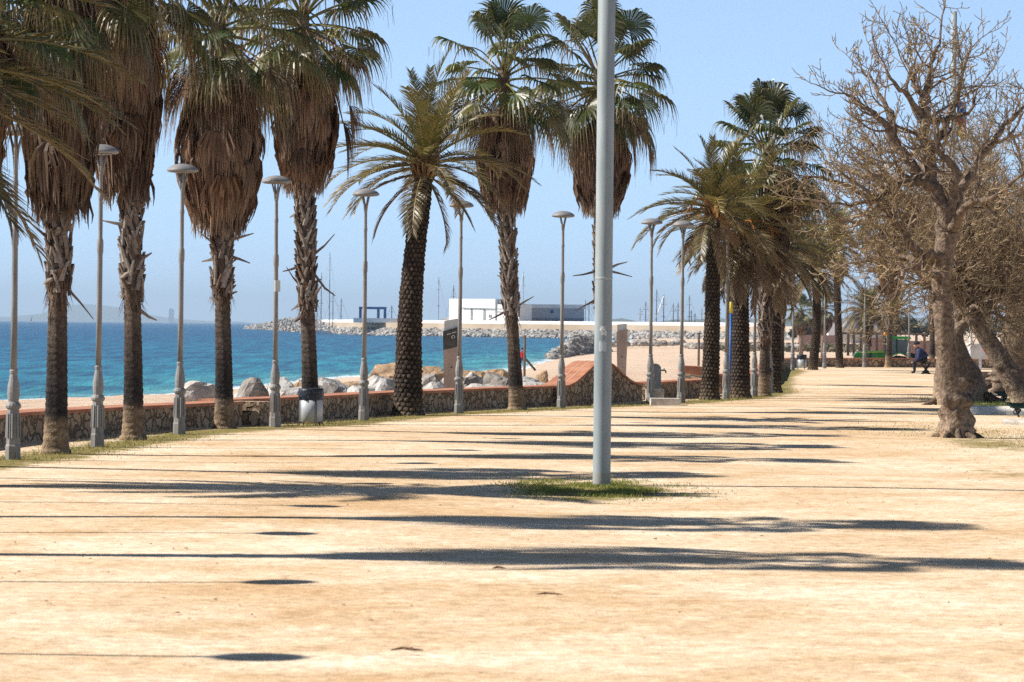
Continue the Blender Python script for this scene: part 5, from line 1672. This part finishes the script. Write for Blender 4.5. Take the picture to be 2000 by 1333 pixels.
# ---------------------------------------------------------------- right-hand park edge
q = GP(1905, 760); q2 = GP(1962, 758)
wall_run([(q2.x + 6, q2.y + 2), (q.x, q.y + 2)], .52, .5, 'dark rubble retaining wall between the bare trees at the right', False, 'retaining_wall', mat='darkstone', zb=-.2)
mb = MB(); mb.box(.4, 12, .5, 7, -.1, .44)
o = mb.build('terrace', M['sand']); o.location = (q.x, q.y + 2, 0); o['kind'] = 'structure'
def kerb(px, py, w, lab, mat='whitekerb', n=2, h=.16):
    q = GP(px, py)
    t = thing('kerb', lab, 'kerb', (q.x, q.y, 0), -.5)
    for k in range(n):
        mb = MB(); x0, x1 = w * k / n + .006, w * (k + 1) / n
        pr = [(-.13, -.02), (.17, -.02), (.17, h * .5), (.13, h * .85), (.05, h), (-.02, h), (-.09, h * .85), (-.13, h * .5)]
        a = [mb.vert((x0, y, z)) for y, z in pr]; b = [mb.vert((x1, y, z)) for y, z in pr]
        mb.face(list(reversed(a))); mb.face(b)
        for i in range(len(pr)):
            j = (i + 1) % len(pr); mb.face((a[i], a[j], b[j], b[i]))
        mb.build('kerb_stone', M[mat], t)
kerb(1898, 809, .95 * 2.4, 'rounded white kerb stones edging the grass under the leaning tree', n=3, h=.17)
kerb(1962, 831, 1.8, 'grey kerb stone at the right edge in front of the benches', 'concrete', 2, .12)
def bench(px, py, lab, rz):
    q = GP(px, py)
    t = thing('park_bench', lab, 'bench', (q.x, q.y, 0), rz, 'dark green park benches')
    mb = MB()
    for k in range(5):
        a = -.2 + .1 * k; mb.box(0, 1.6, a - .04, a + .035, .40 + .02 * (k % 2 == 0), .435 + .02 * (k % 2 == 0))
    mb.build('seat', M['dkgreen'], t)
    mb = MB()
    for k in range(3): mb.box(0, 1.6, .25 + .02 * k, .28 + .02 * k, .52 + .12 * k, .60 + .12 * k)
    mb.build('backrest', M['dkgreen'], t)
    for x in (.12, .8, 1.48):
        mb = MB(); mb.tube([(x, -.22, 0), (x, -.16, .2), (x, -.18, .40)], .022, 6); mb.tube([(x, .26, 0), (x, .16, .2), (x, .22, .40), (x, .30, .86)], .022, 6); mb.tube([(x, -.18, .39), (x, .22, .39)], .02, 6)
        mb.build('leg_frame', M['black'], t)
    return t
t1 = GP(1950, 788)
def low_bench(px, py, lab):
    """only the seat end shows: slatted seat on curled iron feet, lying low"""
    q = GP(px, py)
    t = thing('park_bench', lab, 'bench', (q.x, q.y, 0), 0.05, 'dark green park benches')
    mb = MB()
    for k in range(6):
        a = -.25 + .1 * k
        mb.box(-.02 - .02 * (k % 2), 1.7, a - .042, a + .036, .17 + .012 * k, .21 + .012 * k)
    mb.build('seat', M['dkgreen'], t)
    for x in (.10, .55, 1.5):
        mb = MB(); mb.tube([(x + .02, -.25, -.02), (x, -.2, .06), (x + .07, -.1, .14), (x, 0, .175)], .02, 6); mb.tube([(x + .12, .28, -.02), (x + .06, .2, .08), (x, .1, .18)], .02, 6)
        w = [(x - .05 + .045 * math.cos(a_ * .6), -.27, .11 + .045 * math.sin(a_ * .6)) for a_ in range(10)]
        mb.tube(w, .014, 5); mb.build('leg_frame', M['black'], t)
low_bench(1950, 788, 'dark green bench farther from the path, in front of the thick root mass')
low_bench(1974, 815, 'dark green bench nearer the path, behind the grey kerb stone')

# ---------------------------------------------------------------- tractor on the beach
D = 230
q = PD(1730, 700, D); g = -1.62
t = thing('tractor', 'green farm tractor with yellow stripe parked behind the far wall', 'tractor', (q.x, D, g))
sx_ = lambda px: (px - 1730) / F * D
sz_ = lambda py: PD(1730, py, D).z - g
mb = MB()
pr = [(sx_(1668), .75), (sx_(1668), sz_(693)), (sx_(1674), sz_(688.5)), (sx_(1690), sz_(686.5)), (sx_(1729), sz_(685)), (sx_(1729), .75)]
a = [mb.vert((x, -.42, z)) for x, z in pr]; b = [mb.vert((x, .42, z)) for x, z in pr]
mb.face(a); mb.face(list(reversed(b)))
for i in range(len(pr)):
    j = (i + 1) % len(pr); mb.face((a[j], a[i], b[i], b[j]))
mb.build('bonnet', M['green'], t)
mb = MB(); mb.hexa([(sx_(1676), -.435, sz_(690)), (sx_(1729), -.435, sz_(688.4)), (sx_(1729), -.42, sz_(688.4)), (sx_(1676), -.42, sz_(690))], [(sx_(1676), -.435, sz_(688.6)), (sx_(1729), -.435, sz_(686.6)), (sx_(1729), -.42, sz_(686.6)), (sx_(1676), -.42, sz_(688.6))]); mb.build('stripe', M['lime'], t)
mb = MB(); mb.hexa([(sx_(1692), -.432, .9), (sx_(1699), -.432, .9), (sx_(1699), -.421, .9), (sx_(1692), -.421, .9)], [(sx_(1697), -.432, sz_(690)), (sx_(1702), -.432, sz_(690)), (sx_(1702), -.421, sz_(690)), (sx_(1697), -.421, sz_(690))]); mb.build('side_grille', M['black'], t)
mb = MB(); mb.box(sx_(1667), sx_(1671), -.36, .36, .8, sz_(694)); mb.build('front_grille', M['slate'], t)
mb = MB(); mb.box(sx_(1668), sx_(1735), -.3, .3, .5, .749); mb.build('chassis', M['black'], t)
cab = MB()
x0, x1, zt_, zb_ = sx_(1732), sx_(1771), sz_(663), sz_(690)
cab.box(x0 + .05, x1 - .05, -.72, .72, zb_, zt_)
cb = cab.build('cab', M['glass'], t)
for (x, y) in ((x0, -.76), (x1, -.76), (x0, .76), (x1, .76), (sx_(1749), -.76)):
    mb = MB(); mb.tube([(x, y, zb_ - .1), (x, y, zt_ + .02)], .05, 6); mb.build('pillar', M['dkgreen'], cb)
mb = MB(); mb.hexa([(x0 - .12, -.85, zt_ + .02), (x1 + .2, -.85, zt_ + .02), (x1 + .2, .85, zt_ + .02), (x0 - .12, .85, zt_ + .02)], [(x0, -.75, sz_(657.5)), (x1 + .12, -.75, sz_(657)), (x1 + .12, .75, sz_(657)), (x0, .75, sz_(657.5))]); mb.build('roof', M['green'], cb)
mb = MB(); mb.lathe([(.09, 0), (.09, .16), (.05, .22)], 12, o=(sx_(1726.5), -.5, sz_(656))); mb.build('beacon', M['orange'], t, True)
mb = MB(); mb.tube([(sx_(1727), -.5, sz_(690)), (sx_(1727), -.5, sz_(656))], .045, 6); mb.build('exhaust', M['black'], t)
def wheel(x, y, r, w):
    mb = MB(); n = 26
    prof = [(r * .55, -w / 2), (r * .9, -w / 2), (r, -w / 3), (r, w / 3), (r * .9, w / 2), (r * .55, w / 2)]
    rg = []
    for k in range(n):
        a_ = 2 * math.pi * k / n; lug = 1.0 if k % 2 else .95
        rg.append([mb.vert((x + rr_ * (lug if rr_ > r * .95 else 1) * math.cos(a_), y + yy, r + rr_ * (lug if rr_ > r * .95 else 1) * math.sin(a_))) for rr_, yy in prof])
    for k in range(n):
        A_, B_ = rg[k], rg[(k + 1) % n]
        for i in range(len(prof)):
            j = (i + 1) % len(prof); mb.face((A_[i], B_[i], B_[j], A_[j]))
    o = mb.build('wheel', M['rubber'], t)
    mb = MB(); rg = []
    for k in range(n):
        a_ = 2 * math.pi * k / n
        rg.append(mb.vert((x + r * .56 * math.cos(a_), y - w * .3, r + r * .56 * math.sin(a_))))
    c_ = mb.vert((x, y - w * .1, r))
    for k in range(n): mb.face((rg[k], rg[(k + 1) % n], c_))
    mb.build('rim', M['lime'], o)
xr = sx_(1756)
for y in (-.85, .85): wheel(xr, y, .82, .46)
for y in (-.72, .72): wheel(sx_(1688), y, .56, .34)
for y in (-.85, .85):
    mb = MB(); n = 12; rg = []
    for k in range(n + 1):
        a_ = math.pi * (.06 + .88 * k / n); rA, rB = .93, 1.0
        rg.append([mb.vert((xr + rA * math.cos(a_), y - .26, .82 + rA * math.sin(a_))), mb.vert((xr + rB * math.cos(a_), y - .26, .82 + rB * math.sin(a_))), mb.vert((xr + rB * math.cos(a_), y + .26, .82 + rB * math.sin(a_))), mb.vert((xr + rA * math.cos(a_), y + .26, .82 + rA * math.sin(a_)))])
    for A_, B_ in zip(rg, rg[1:]):
        for i in range(4):
            j = (i + 1) % 4; mb.face((A_[i], A_[j], B_[j], B_[i]))
    mb.face(list(reversed(rg[0]))); mb.face(rg[-1])
    mb.build('rear_mudguard', M['green'], t)
mb = MB(); mb.hexa([(sx_(1773), -.6, .7), (sx_(1790), -.6, .5), (sx_(1790), .6, .5), (sx_(1773), .6, .7)], [(sx_(1773), -.6, sz_(687)), (sx_(1788), -.6, sz_(692)), (sx_(1788), .6, sz_(692)), (sx_(1773), .6, sz_(687))]); mb.build('rear_hitch', M['rubber'], t)

# ---------------------------------------------------------------- people
def skin_obj(name, verts, edges, radii, mat, parent, sub=2):
    me = bpy.data.meshes.new(name)
    me.from_pydata(verts, edges, [])
    o = link(name, me, parent)
    sm = o.modifiers.new('skin', 'SKIN'); sm.use_smooth_shade = True
    for i, r in enumerate(radii):
        sv = me.skin_vertices[0].data[i]
        sv.radius = r if isinstance(r, tuple) else (r, r)
        sv.use_root = (i == 0)
    s = o.modifiers.new('sub', 'SUBSURF'); s.levels = sub; s.render_levels = sub
    me.materials.append(mat)
    dg = bpy.context.evaluated_depsgraph_get()
    em = bpy.data.meshes.new_from_object(o.evaluated_get(dg))
    o.modifiers.clear(); o.data = em
    for p in em.polygons: p.use_smooth = True
    return o
def add_skin(me):
    pass
def person_mesh(name, V, E, Rr, mat, parent, sub=2):
    import bmesh
    me = bpy.data.meshes.new(name); bm = bmesh.new()
    lay = bm.verts.layers.skin.verify()
    vs = []
    for i, v in enumerate(V):
        b = bm.verts.new(v); r = Rr[i]; b[lay].radius = r if isinstance(r, tuple) else (r, r); b[lay].use_root = (i == 0); vs.append(b)
    for a, b in E: bm.edges.new((vs[a], vs[b]))
    bm.to_mesh(me); bm.free()
    me.materials.append(mat)
    o = link(name, me, parent)
    sm = o.modifiers.new('skin', 'SKIN'); sm.use_smooth_shade = True
    s = o.modifiers.new('sub', 'SUBSURF'); s.levels = sub; s.render_levels = sub
    return o
def head(parent, c, face_dir, mat, tilt=0.0):
    """ovoid head with brow, nose, chin and ears facing face_dir (angle in plan)"""
    mb = MB(); nl, ns = 14, 20; cf, sf = math.cos(face_dir), math.sin(face_dir)
    rows = []
    for i in range(nl + 1):
        th = math.pi * i / nl; row = []
        for k in range(ns):
            w = 2 * math.pi * k / ns
            x = math.sin(th) * math.cos(w); y = math.sin(th) * math.sin(w); z = -math.cos(th)
            rx = .098; ry = .076 * (1 - .18 * max(0, -z)); zz = z * .118
            px_ = x * rx; py_ = y * ry
            if x > 0:
                px_ += .022 * math.exp(-((y / .16) ** 2 + ((z + .12) / .16) ** 2))     # nose
                px_ -= .010 * math.exp(-(((abs(y) - .38) / .2) ** 2 + ((z - .05) / .14) ** 2))  # eye sockets
                px_ += .008 * math.exp(-((y / .4) ** 2 + ((z + .78) / .14) ** 2))      # chin
                px_ -= .005 * math.exp(-((y / .35) ** 2 + ((z + .52) / .05) ** 2))     # mouth
            py_ += (1 if y > 0 else -1) * .014 * math.exp(-((x / .18) ** 2 + ((z + .05) / .22) ** 2)) * (1 if abs(y) > .8 else 0)
            row.append(mb.vert((px_ * cf - py_ * sf, px_ * sf + py_ * cf, zz)))
        rows.append(row)
    for a, b in zip(rows, rows[1:]):
        for k in range(ns):
            k2 = (k + 1) % ns; mb.face((a[k], a[k2], b[k2], b[k]))
    o = mb.build('head', mat, parent, True); o.location = c; o.rotation_euler = (0, tilt, 0)
    return o
# seated person in navy, hunched forward, facing left
q = GP(1799, 731)
t = thing('person', 'person in a navy jacket sitting hunched forward beside the bare tree', 'person', (q.x, q.y, 0)); t.scale = (1.15, 1.12, 1.02)
V = [(.14, 0, .52), (.10, 0, .62), (.0, 0, .76), (-.09, 0, .88), (-.115, 0, .94), (-.125, 0, .99),       # pelvis to neck 0-5
     (-.07, -.17, .84), (-.10, -.21, .68), (-.12, -.235, .56), (-.20, -.20, .47), (-.25, -.17, .44), (-.27, -.165, .43),   # near arm 6-11
     (-.07, .17, .84), (-.10, .21, .68), (-.12, .235, .56), (-.20, .20, .47), (-.25, .17, .44), (-.27, .165, .43),        # far arm 12-17
     (.12, -.09, .50), (-.05, -.10, .51), (-.23, -.11, .50), (-.235, -.11, .28), (-.225, -.11, .085), (-.33, -.115, .035),   # near leg 18-23
     (.12, .09, .50), (-.05, .10, .51), (-.21, .12, .50), (-.215, .12, .28), (-.205, .12, .085), (-.31, .125, .035)]
E = [(0, 1), (1, 2), (2, 3), (3, 4), (4, 5), (3, 6), (6, 7), (7, 8), (8, 9), (9, 10), (10, 11), (3, 12), (12, 13), (13, 14), (14, 15), (15, 16), (16, 17),
     (0, 18), (18, 19), (19, 20), (20, 21), (21, 22), (22, 23), (0, 24), (24, 25), (25, 26), (26, 27), (27, 28), (28, 29)]
Rr = [.13, .145, .15, .13, .06, .052] + [.075, .06, .052, .042, .034, .028] * 2 + [.10, .085, .068, .058, .045, .035] * 2
person_mesh('body', V, E, Rr, M['darkcloth'], t)
V2 = [(.13, 0, .57), (.08, 0, .66), (.0, 0, .77), (-.085, 0, .885), (-.11, 0, .93), (-.07, -.175, .84), (-.10, -.215, .68), (-.12, -.24, .56), (-.195, -.205, .475), (-.07, .175, .84), (-.10, .215, .68), (-.12, .24, .56), (-.195, .205, .475)]
E2 = [(0, 1), (1, 2), (2, 3), (3, 4), (3, 5), (5, 6), (6, 7), (7, 8), (3, 9), (9, 10), (10, 11), (11, 12)]
person_mesh('jacket', V2, E2, [.155, .165, .17, .15, .085, .09, .075, .066, .056, .09, .075, .066, .056], M['navy'], t)
hd = head(t, (-.15, 0, 1.07), math.pi, M['skin'], -.15)
mb = MB(); mb.lathe([(.10, .02), (.108, .05), (.10, .09), (.07, .125), (.01, .135)], 16); cpo = mb.build('cap', M['darkcloth'], hd, True); cpo.location = (.005, 0, 0)
for s_ in (-1, 1):         # hands clasped over the knees
    for k in range(5):
        y = s_ * (.16 - .018 * k); L = (.05, .075, .082, .076, .06)[k]
        person_mesh('finger', [(-.265, y, .435), (-.265 - L * .5, y * .97, .425), (-.262 - L * .8, y * .94, .40)], [(0, 1), (1, 2)], [.010, .009, .007], M['skin'], t, 1)
q3 = Vector((q.x + .16, q.y, 0))
t = thing('stool', 'black folding stool under the hunched person', 'stool', q3)
mb = MB(); mb.box(-.18, .2, -.19, .19, .385, .42); mb.build('seat', M['black'], t)
for (x, y, x2) in ((-.15, -.17, .17), (.17, -.17, -.12), (-.15, .17, .17), (.17, .17, -.12)):
    mb = MB(); mb.tube([(x2, y, -.01), (x, y, .39)], .022, 6); mb.build('leg', M['black'], t)
mb = MB(); mb.tube([(-.14, -.17, .03), (.18, -.17, .03)], .02, 6); mb.tube([(-.14, .17, .03), (.18, .17, .03)], .02, 6); mb.build('foot_rail', M['black'], t)
mb = MB(); mb.hexa([(-.13, -.14, .05), (.12, -.14, .05), (.12, .14, .05), (-.13, .14, .05)], [(-.11, -.12, .16), (.10, -.12, .19), (.10, .12, .19), (-.11, .12, .16)]); o = mb.build('black_bag', M['bag']); o.location = q3 + Vector((0, 0, -.04)); tag(o, 'small black bag on the sand under the folding stool', 'bag')

# person in red on the beach
D = 262
q = PD(1020, 700, D); g = PD(1020, 735, D).z
g = beach_z(q.x, D)
hgt = 1.68
t = thing('person', 'person in a red top standing on the beach by a thin post', 'person', (q.x, D, g))
V = [(0, 0, .95), (0, 0, 1.12), (0, .01, 1.30), (0, 0, 1.42), (0, 0, 1.50), (.19, 0, 1.36), (.23, -.02, 1.10), (.22, -.12, .88), (.215, -.15, .80), (-.19, 0, 1.36), (-.23, -.02, 1.10), (-.20, -.16, .92), (-.17, -.22, .86),
     (.095, 0, .90), (.105, -.03, .50), (.11, .02, .09), (.115, -.12, .04), (-.095, 0, .90), (-.12, .03, .50), (-.14, .08, .09), (-.145, -.06, .04)]
E = [(0, 1), (1, 2), (2, 3), (3, 4), (3, 5), (5, 6), (6, 7), (7, 8), (3, 9), (9, 10), (10, 11), (11, 12), (0, 13), (13, 14), (14, 15), (15, 16), (0, 17), (17, 18), (18, 19), (19, 20)]
Rr = [.14, .13, .14, .08, .055, .06, .05, .036, .028, .06, .05, .036, .028, .09, .065, .045, .035, .09, .065, .045, .035]
person_mesh('body', V, E, Rr, M['jean'], t)
person_mesh('red_top', [(0, 0, .92), (0, 0, 1.12), (0, .01, 1.30), (0, 0, 1.43), (.19, 0, 1.36), (.23, -.02, 1.10), (.22, -.12, .90), (-.19, 0, 1.36), (-.23, -.02, 1.10), (-.20, -.16, .93)], [(0, 1), (1, 2), (2, 3), (3, 4), (4, 5), (5, 6), (3, 7), (7, 8), (8, 9)], [.16, .15, .16, .09, .075, .062, .048, .075, .062, .048], M['redcloth'], t)
hd = head(t, (0, 0, 1.61), -1.4, M['skin'])
mb = MB(); mb.lathe([(.09, .0), (.10, .04), (.09, .09), (.05, .125), (.01, .13)], 14); mb.build('hair', M['darkcloth'], hd, True)
for s_ in (-1, 1):
    hx = (.215, -.15, .80) if s_ > 0 else (-.17, -.22, .86)
    for k in range(5):
        dx = (k - 2) * .016; L = (.05, .075, .082, .076, .06)[k]
        person_mesh('finger', [(hx[0] + dx, hx[1], hx[2]), (hx[0] + dx, hx[1] - .02, hx[2] - L * .6), (hx[0] + dx, hx[1] - .015, hx[2] - L)], [(0, 1), (1, 2)], [.010, .009, .007], M['skin'], t, 1)
mb = MB(); a, b = PD(1027, 702, 150), PD(1046, 724, 150); mb.tube([a, b], .05, 6); o = mb.build('driftwood_pole', M['wood']); tag(o, 'dark slanting pole stuck in the sand beside the thin wooden post', 'pole')

# ---------------------------------------------------------------- low things far beyond the far wall
def far_box(px0, px1, py0, d, depth, mat, name, lab, cat, z0=None):
    a, b = PD(px0, py0, d), PD(px1, py0, d)
    mb = MB(); mb.box(0, b.x - a.x, 0, depth, -2.2, (a.z + b.z) / 2); o = mb.build(name, M[mat]); o.location = (a.x, d, 0)
    tag(o, lab, cat); return o
t = thing('beach_bar', 'long dark-roofed beach building far behind the tractor', 'building', (0, 0, 0))
a, b = PD(1640, 640, 820), PD(1725, 642, 820)
mb = MB(); mb.box(a.x, b.x, 820, 840, -2, a.z); mb.build('wall', M['cream'], t)
za = PD(1660, 622, 820).z
mb = MB(); mb.hexa([(a.x - 1, 818, a.z + .01), (b.x + 1, 818, a.z + .01), (b.x + 1, 842, a.z + .01), (a.x - 1, 842, a.z + .01)], [(a.x + 1, 828, za), (b.x - 1, 828, za), (b.x - 1, 832, za), (a.x + 1, 832, za)]); mb.build('roof', M['darkclad'], t)
t = thing('beach_kiosk', 'small white kiosk far away between the slim dark palms', 'kiosk', (0, 0, 0))
a, b = PD(1618, 632, 760), PD(1636, 632, 760)
mb = MB(); mb.box(a.x, b.x, 760, 764, -2, a.z); mb.build('wall', M['white'], t)
mb = MB(); mb.box(a.x - .3, b.x + .3, 759.6, 764.4, a.z + .005, a.z + .2); mb.build('roof', M['offwhite'], t)
far_box(1560, 1640, 655, 640, 3, 'pinkwood', 'timber_fence', 'low timber fence far behind the slim dark palms', 'fence')
t = thing('pergola', 'weathered timber pergola on the beach behind the tractor', 'pergola', (0, 0, 0))
D = 420
za = PD(1690, 654, D).z
for px in (1644, 1657, 1668, 1682, 1698, 1713, 1727, 1790, 1806):
    a = PD(px, 654, D); mb = MB(); mb.box(a.x - .14, a.x + .14, D, D + .28, -1.9, za); mb.build('post', M['wood'], t)
a, b = PD(1640, 654, D), PD(1812, 654, D); mb = MB(); mb.box(a.x, b.x, D - .05, D + .33, za + .005, za + .26); mb.build('beam', M['wood'], t)
a, b = PD(1700, 660, D + 6), PD(1732, 660, D + 6); mb = MB(); mb.box(a.x, b.x, D + 6, D + 6.2, -1.8, a.z); o = mb.build('reed_screen', M['pinkwood']); tag(o, 'pinkish reed screen behind the tractor bonnet', 'screen')
a, b = PD(1775, 666, D + 8), PD(1830, 666, D + 8); mb = MB(); mb.box(a.x, b.x, D + 8, D + 8.2, -1.8, a.z); o = mb.build('reed_screen', M['pinkwood']); tag(o, 'pinkish reed screen behind the hunched person', 'screen')
far_box(1895, 1965, 672, 300, 6, 'cream', 'changing_hut', 'cream changing hut seen between the leaning trunks at right', 'hut')
t = thing('parasol', 'red parasol seen between the leaning trunks at right', 'parasol', (0, 0, 0))
q = PD(1950, 676, 210)
mb = MB(); mb.lathe([(1.1, -.30), (1.08, -.27), (.6, -.08), (.03, .05)], 12, cap=False); o = mb.build('canopy', M['redp'], t); o.location = q
mb = MB(); mb.tube([(q.x, q.y, -1.6), (q.x, q.y, q.z)], .03, 6); mb.build('pole', M['white'], t)
for px, h in ((1896, 640), (1915, 660)):
    q = PD(px, h, 140); mb = MB(); mb.tube([(0, 0, -.1), (0, 0, q.z)], .055, 8); o = mb.build('white_post', M['white']); o.location = (q.x, 140, 0); tag(o, 'slim white post ' + ('left, taller one' if px < 1900 else 'right, shorter one') + ' seen between the bent and leaning trunks', 'post')
# scrub on the far sand
sc = MB(); rs = random.Random(4)
for i in range(520):
    px = rs.uniform(1380, 1850); d = rs.uniform(480, 640); x = uv(px, 660)[0] / F * d; z = beach_z(x, d)
    for k in range(7):
        v = Vector((rs.gauss(0, .5), rs.gauss(0, .5), rs.uniform(.1, .8))); s = Vector((rs.uniform(-1, 1), rs.uniform(-1, 1), 0)) * .3
        c = rs.choice([(.13, .11, .07), (.18, .14, .10), (.09, .09, .05)])
        a = sc.vert((x, d, z - .1), c); b = sc.vert(Vector((x, d, z)) + v + s, c); e = sc.vert(Vector((x, d, z)) + v - s, c); sc.face((a, b, e))
o = sc.build('scrub', M['farfoliage']); tag(o, 'low dry scrub dotted over the far beach', 'scrub', None, 'stuff')
# belt of dark trees and roofs along the horizon at the right
def far_tree(px, py, w, d, seed):
    rnd = random.Random(seed); c = PD(px, py, d)
    g = -1.5; hgt = c.z - g; rad = w * .5 / F * d
    t = thing('far_tree', '', 'tree', (c.x, d, g), 0, 'hazy trees on the horizon at the right')
    mb = MB(); mb.tube([(0, 0, -.5), (0, 0, hgt * .5)], [.3, .2], 6, (.15, .11, .08)); mb.build('trunk', M['bark'], t)
    mb = MB()
    for k in range(420):
        v = Vector((rnd.gauss(0, 1), rnd.gauss(0, 1), rnd.gauss(0, 1))).normalized() * (rnd.random() ** .4)
        if k % 70 == 0: bc = Vector((rnd.uniform(-.7, .7), rnd.uniform(-.7, .7), rnd.uniform(-.5, .5))); bs = rnd.uniform(.4, .75)
        v = bc + v * bs
        p = Vector((v.x * rad * 1.3, v.y * rad * 1.3, hgt * .58 + v.z * hgt * .42)); s = Vector((rnd.uniform(-1, 1), rnd.uniform(-1, 1), rnd.uniform(-1, 1))) * .6; u_ = s.orthogonal().normalized() * .5
        cc = rnd.choice([(.05, .06, .035), (.075, .08, .045), (.035, .045, .03)])
        mb.face((mb.vert(p - s, cc), mb.vert(p + u_, cc), mb.vert(p + s, cc), mb.vert(p - u_, cc)))
    mb.build('crown', M['farfoliage'], t)
    return t
for k, (px, py, w) in enumerate(((1560, 628, 26), (1582, 624, 30), (1606, 627, 28), (1640, 622, 36), (1668, 618, 30), (1705, 624, 40), (1748, 622, 38), (1790, 615, 44), (1880, 618, 50), (1940, 612, 56), (1985, 616, 50))):
    o = far_tree(px, py, w, 900 + 13 * (k % 3), k)
    o['label'] = 'hazy dark tree on the horizon ' + ['left of the slim dark palm', 'behind the slim dark palm', 'behind the second distant lamp', 'right of the second slim palm', 'above the dark-roofed beach building', 'behind the round-headed hazy palm', 'behind the palm in front of the tractor', 'above the hunched person', 'behind the bent bare tree', 'behind the leaning bare tree', 'at the right edge'][k]

# ---------------------------------------------------------------- grass and bits on the sand
gm = MB(); rg_ = random.Random(17)
def blades(n, f, cols, h0=.02, h1=.06):
    for i in range(n):
        x, y = f()
        h = rg_.uniform(h0, h1); a = rg_.uniform(0, 6.28); kb = rg_.uniform(.75, 1.25); c = tuple(v * kb for v in rg_.choice(cols))
        s = Vector((math.cos(a), math.sin(a), 0)) * .005
        tip = Vector((x + rg_.uniform(-.03, .03), y + rg_.uniform(-.03, .03), h))
        gm.face((gm.vert((x - s.x, y - s.y, 0), c), gm.vert((x + s.x, y + s.y, 0), c), gm.vert(tip, c)))
GC = [(.17, .21, .04), (.24, .25, .06), (.32, .28, .09), (.13, .17, .03)]
GD = [(.26, .21, .08), (.32, .25, .10), (.20, .18, .06)]
pc = GP(1170, 953)
def patch():
    while True:
        x, y = rg_.gauss(0, .45), rg_.gauss(0, 1.0)
        if .5 + .5 * math.sin(x * 7 + 1.3 * math.sin(y * 3)) > rg_.random() * .8: return pc.x + x - .03, pc.y + y - .1
blades(8000, patch, GC, .012, .04)
def row():
    d = rg_.uniform(40, 100); r = lerp_path(ROW, d)
    return r + rg_.gauss(0, .42), d
blades(15000, row, GC + GD + GD, .012, .04)
def under():
    q = GP(1930, 790); return q.x + rg_.uniform(-1.2, 2.4), q.y + rg_.gauss(0, 3)
blades(7000, under, [(.10, .15, .03), (.14, .19, .04), (.07, .11, .02)], .03, .08)
def under2():
    q = GP(1930, 855); return q.x + rg_.gauss(0, .8), q.y + rg_.gauss(0, 4.5)
blades(4500, under2, GD + GC, .012, .035)
o = gm.build('grass', M['grass']); tag(o, 'thin grass along the palms, round the pole and under the trees', 'grass', None, 'stuff')
db = MB()
for i in range(900):
    d = 20 + 110 * rg_.random(); x = rg_.uniform(-.15, .15) * d
    if x < lerp_path(ROW, d) - .3: continue
    s = rg_.uniform(.005, .014); h = rg_.uniform(.0, .004)
    a = rg_.uniform(0, 6.28); l = s * rg_.uniform(1, 2.6)
    u_ = Vector((math.cos(a), math.sin(a), 0)); v_ = Vector((-u_.y, u_.x, 0)) * s; p = Vector((x, d, .004))
    c = [p + u_ * l, p + v_, p - u_ * l, p - v_]
    b = len(db.v); cc = rg_.choice([(1, 1, 1), (2.2, 2.1, 2), (.7, .7, .7)])
    for q in c: db.vert(q, cc)
    db.vert(p + Vector((0, 0, h + .005)), cc)
    for k in range(4): db.face((b + k, b + (k + 1) % 4, b + 4))
db.build('leaf_litter', noise_mat('leaf_litter', (.10, .06, .035), (.2, .13, .08), 20, .9, attr=True))
tag(bpy.data.objects['leaf_litter'], 'small stones, twigs and dry leaves strewn over the sand', 'litter', None, 'stuff')
# a few larger fallen bits one can point to
for px, py, L, lab in ((1075, 1166, .17, 'fallen brown twig lying on the open sand in the middle foreground'), (795, 1275, .16, 'fallen brown twig lying on the sand in the front left'), (975, 1114, .09, 'small brown twig just before the broad palm shadow')):
    q = GP(px, py); mb = MB()
    mb.tube([(-L / 2, 0, .012), (-L * .15, .03, .02), (L * .2, -.01, .016), (L / 2, .02, .012)], [.004, .008, .007, .003], 6, (1, 1, 1)); mb.tube([(0, 0, .018), (L * .15, .06, .02)], [.005, .003], 5)
    o = mb.build('twig', M['debris']); o.location = q; tag(o, lab, 'twig')
q = GP(1838, 1272); mb = MB(); mb.hexa([(-.02, -.015, 0), (.022, -.02, 0), (.025, .018, 0), (-.018, .02, 0)], [(-.012, -.008, .01), (.012, -.01, .012), (.014, .01, .009), (-.01, .01, .011)]); o = mb.build('pebble', M['white']); o.location = q; tag(o, 'tiny white pebble on the sand at the lower right', 'pebble')

# ---------------------------------------------------------------- coastal haze
mb = MB(); mb.box(-46000, 46000, -300, 46000, -9, 330)
hz, ht, hp = new_mat('haze')
ht.nodes.remove(hp)
pv = ht.nodes.new('ShaderNodeVolumePrincipled')
pv.inputs['Color'].default_value = (.62, .80, 1.0, 1)
pv.inputs['Density'].default_value = 6e-5
pv.inputs['Anisotropy'].default_value = 0.0
ht.links.new(pv.outputs[0], ht.nodes['Material Output'].inputs['Volume'])
o = mb.build('haze', hz); tag(o, 'thin coastal haze over the sea and far shore', 'haze', None, 'stuff')
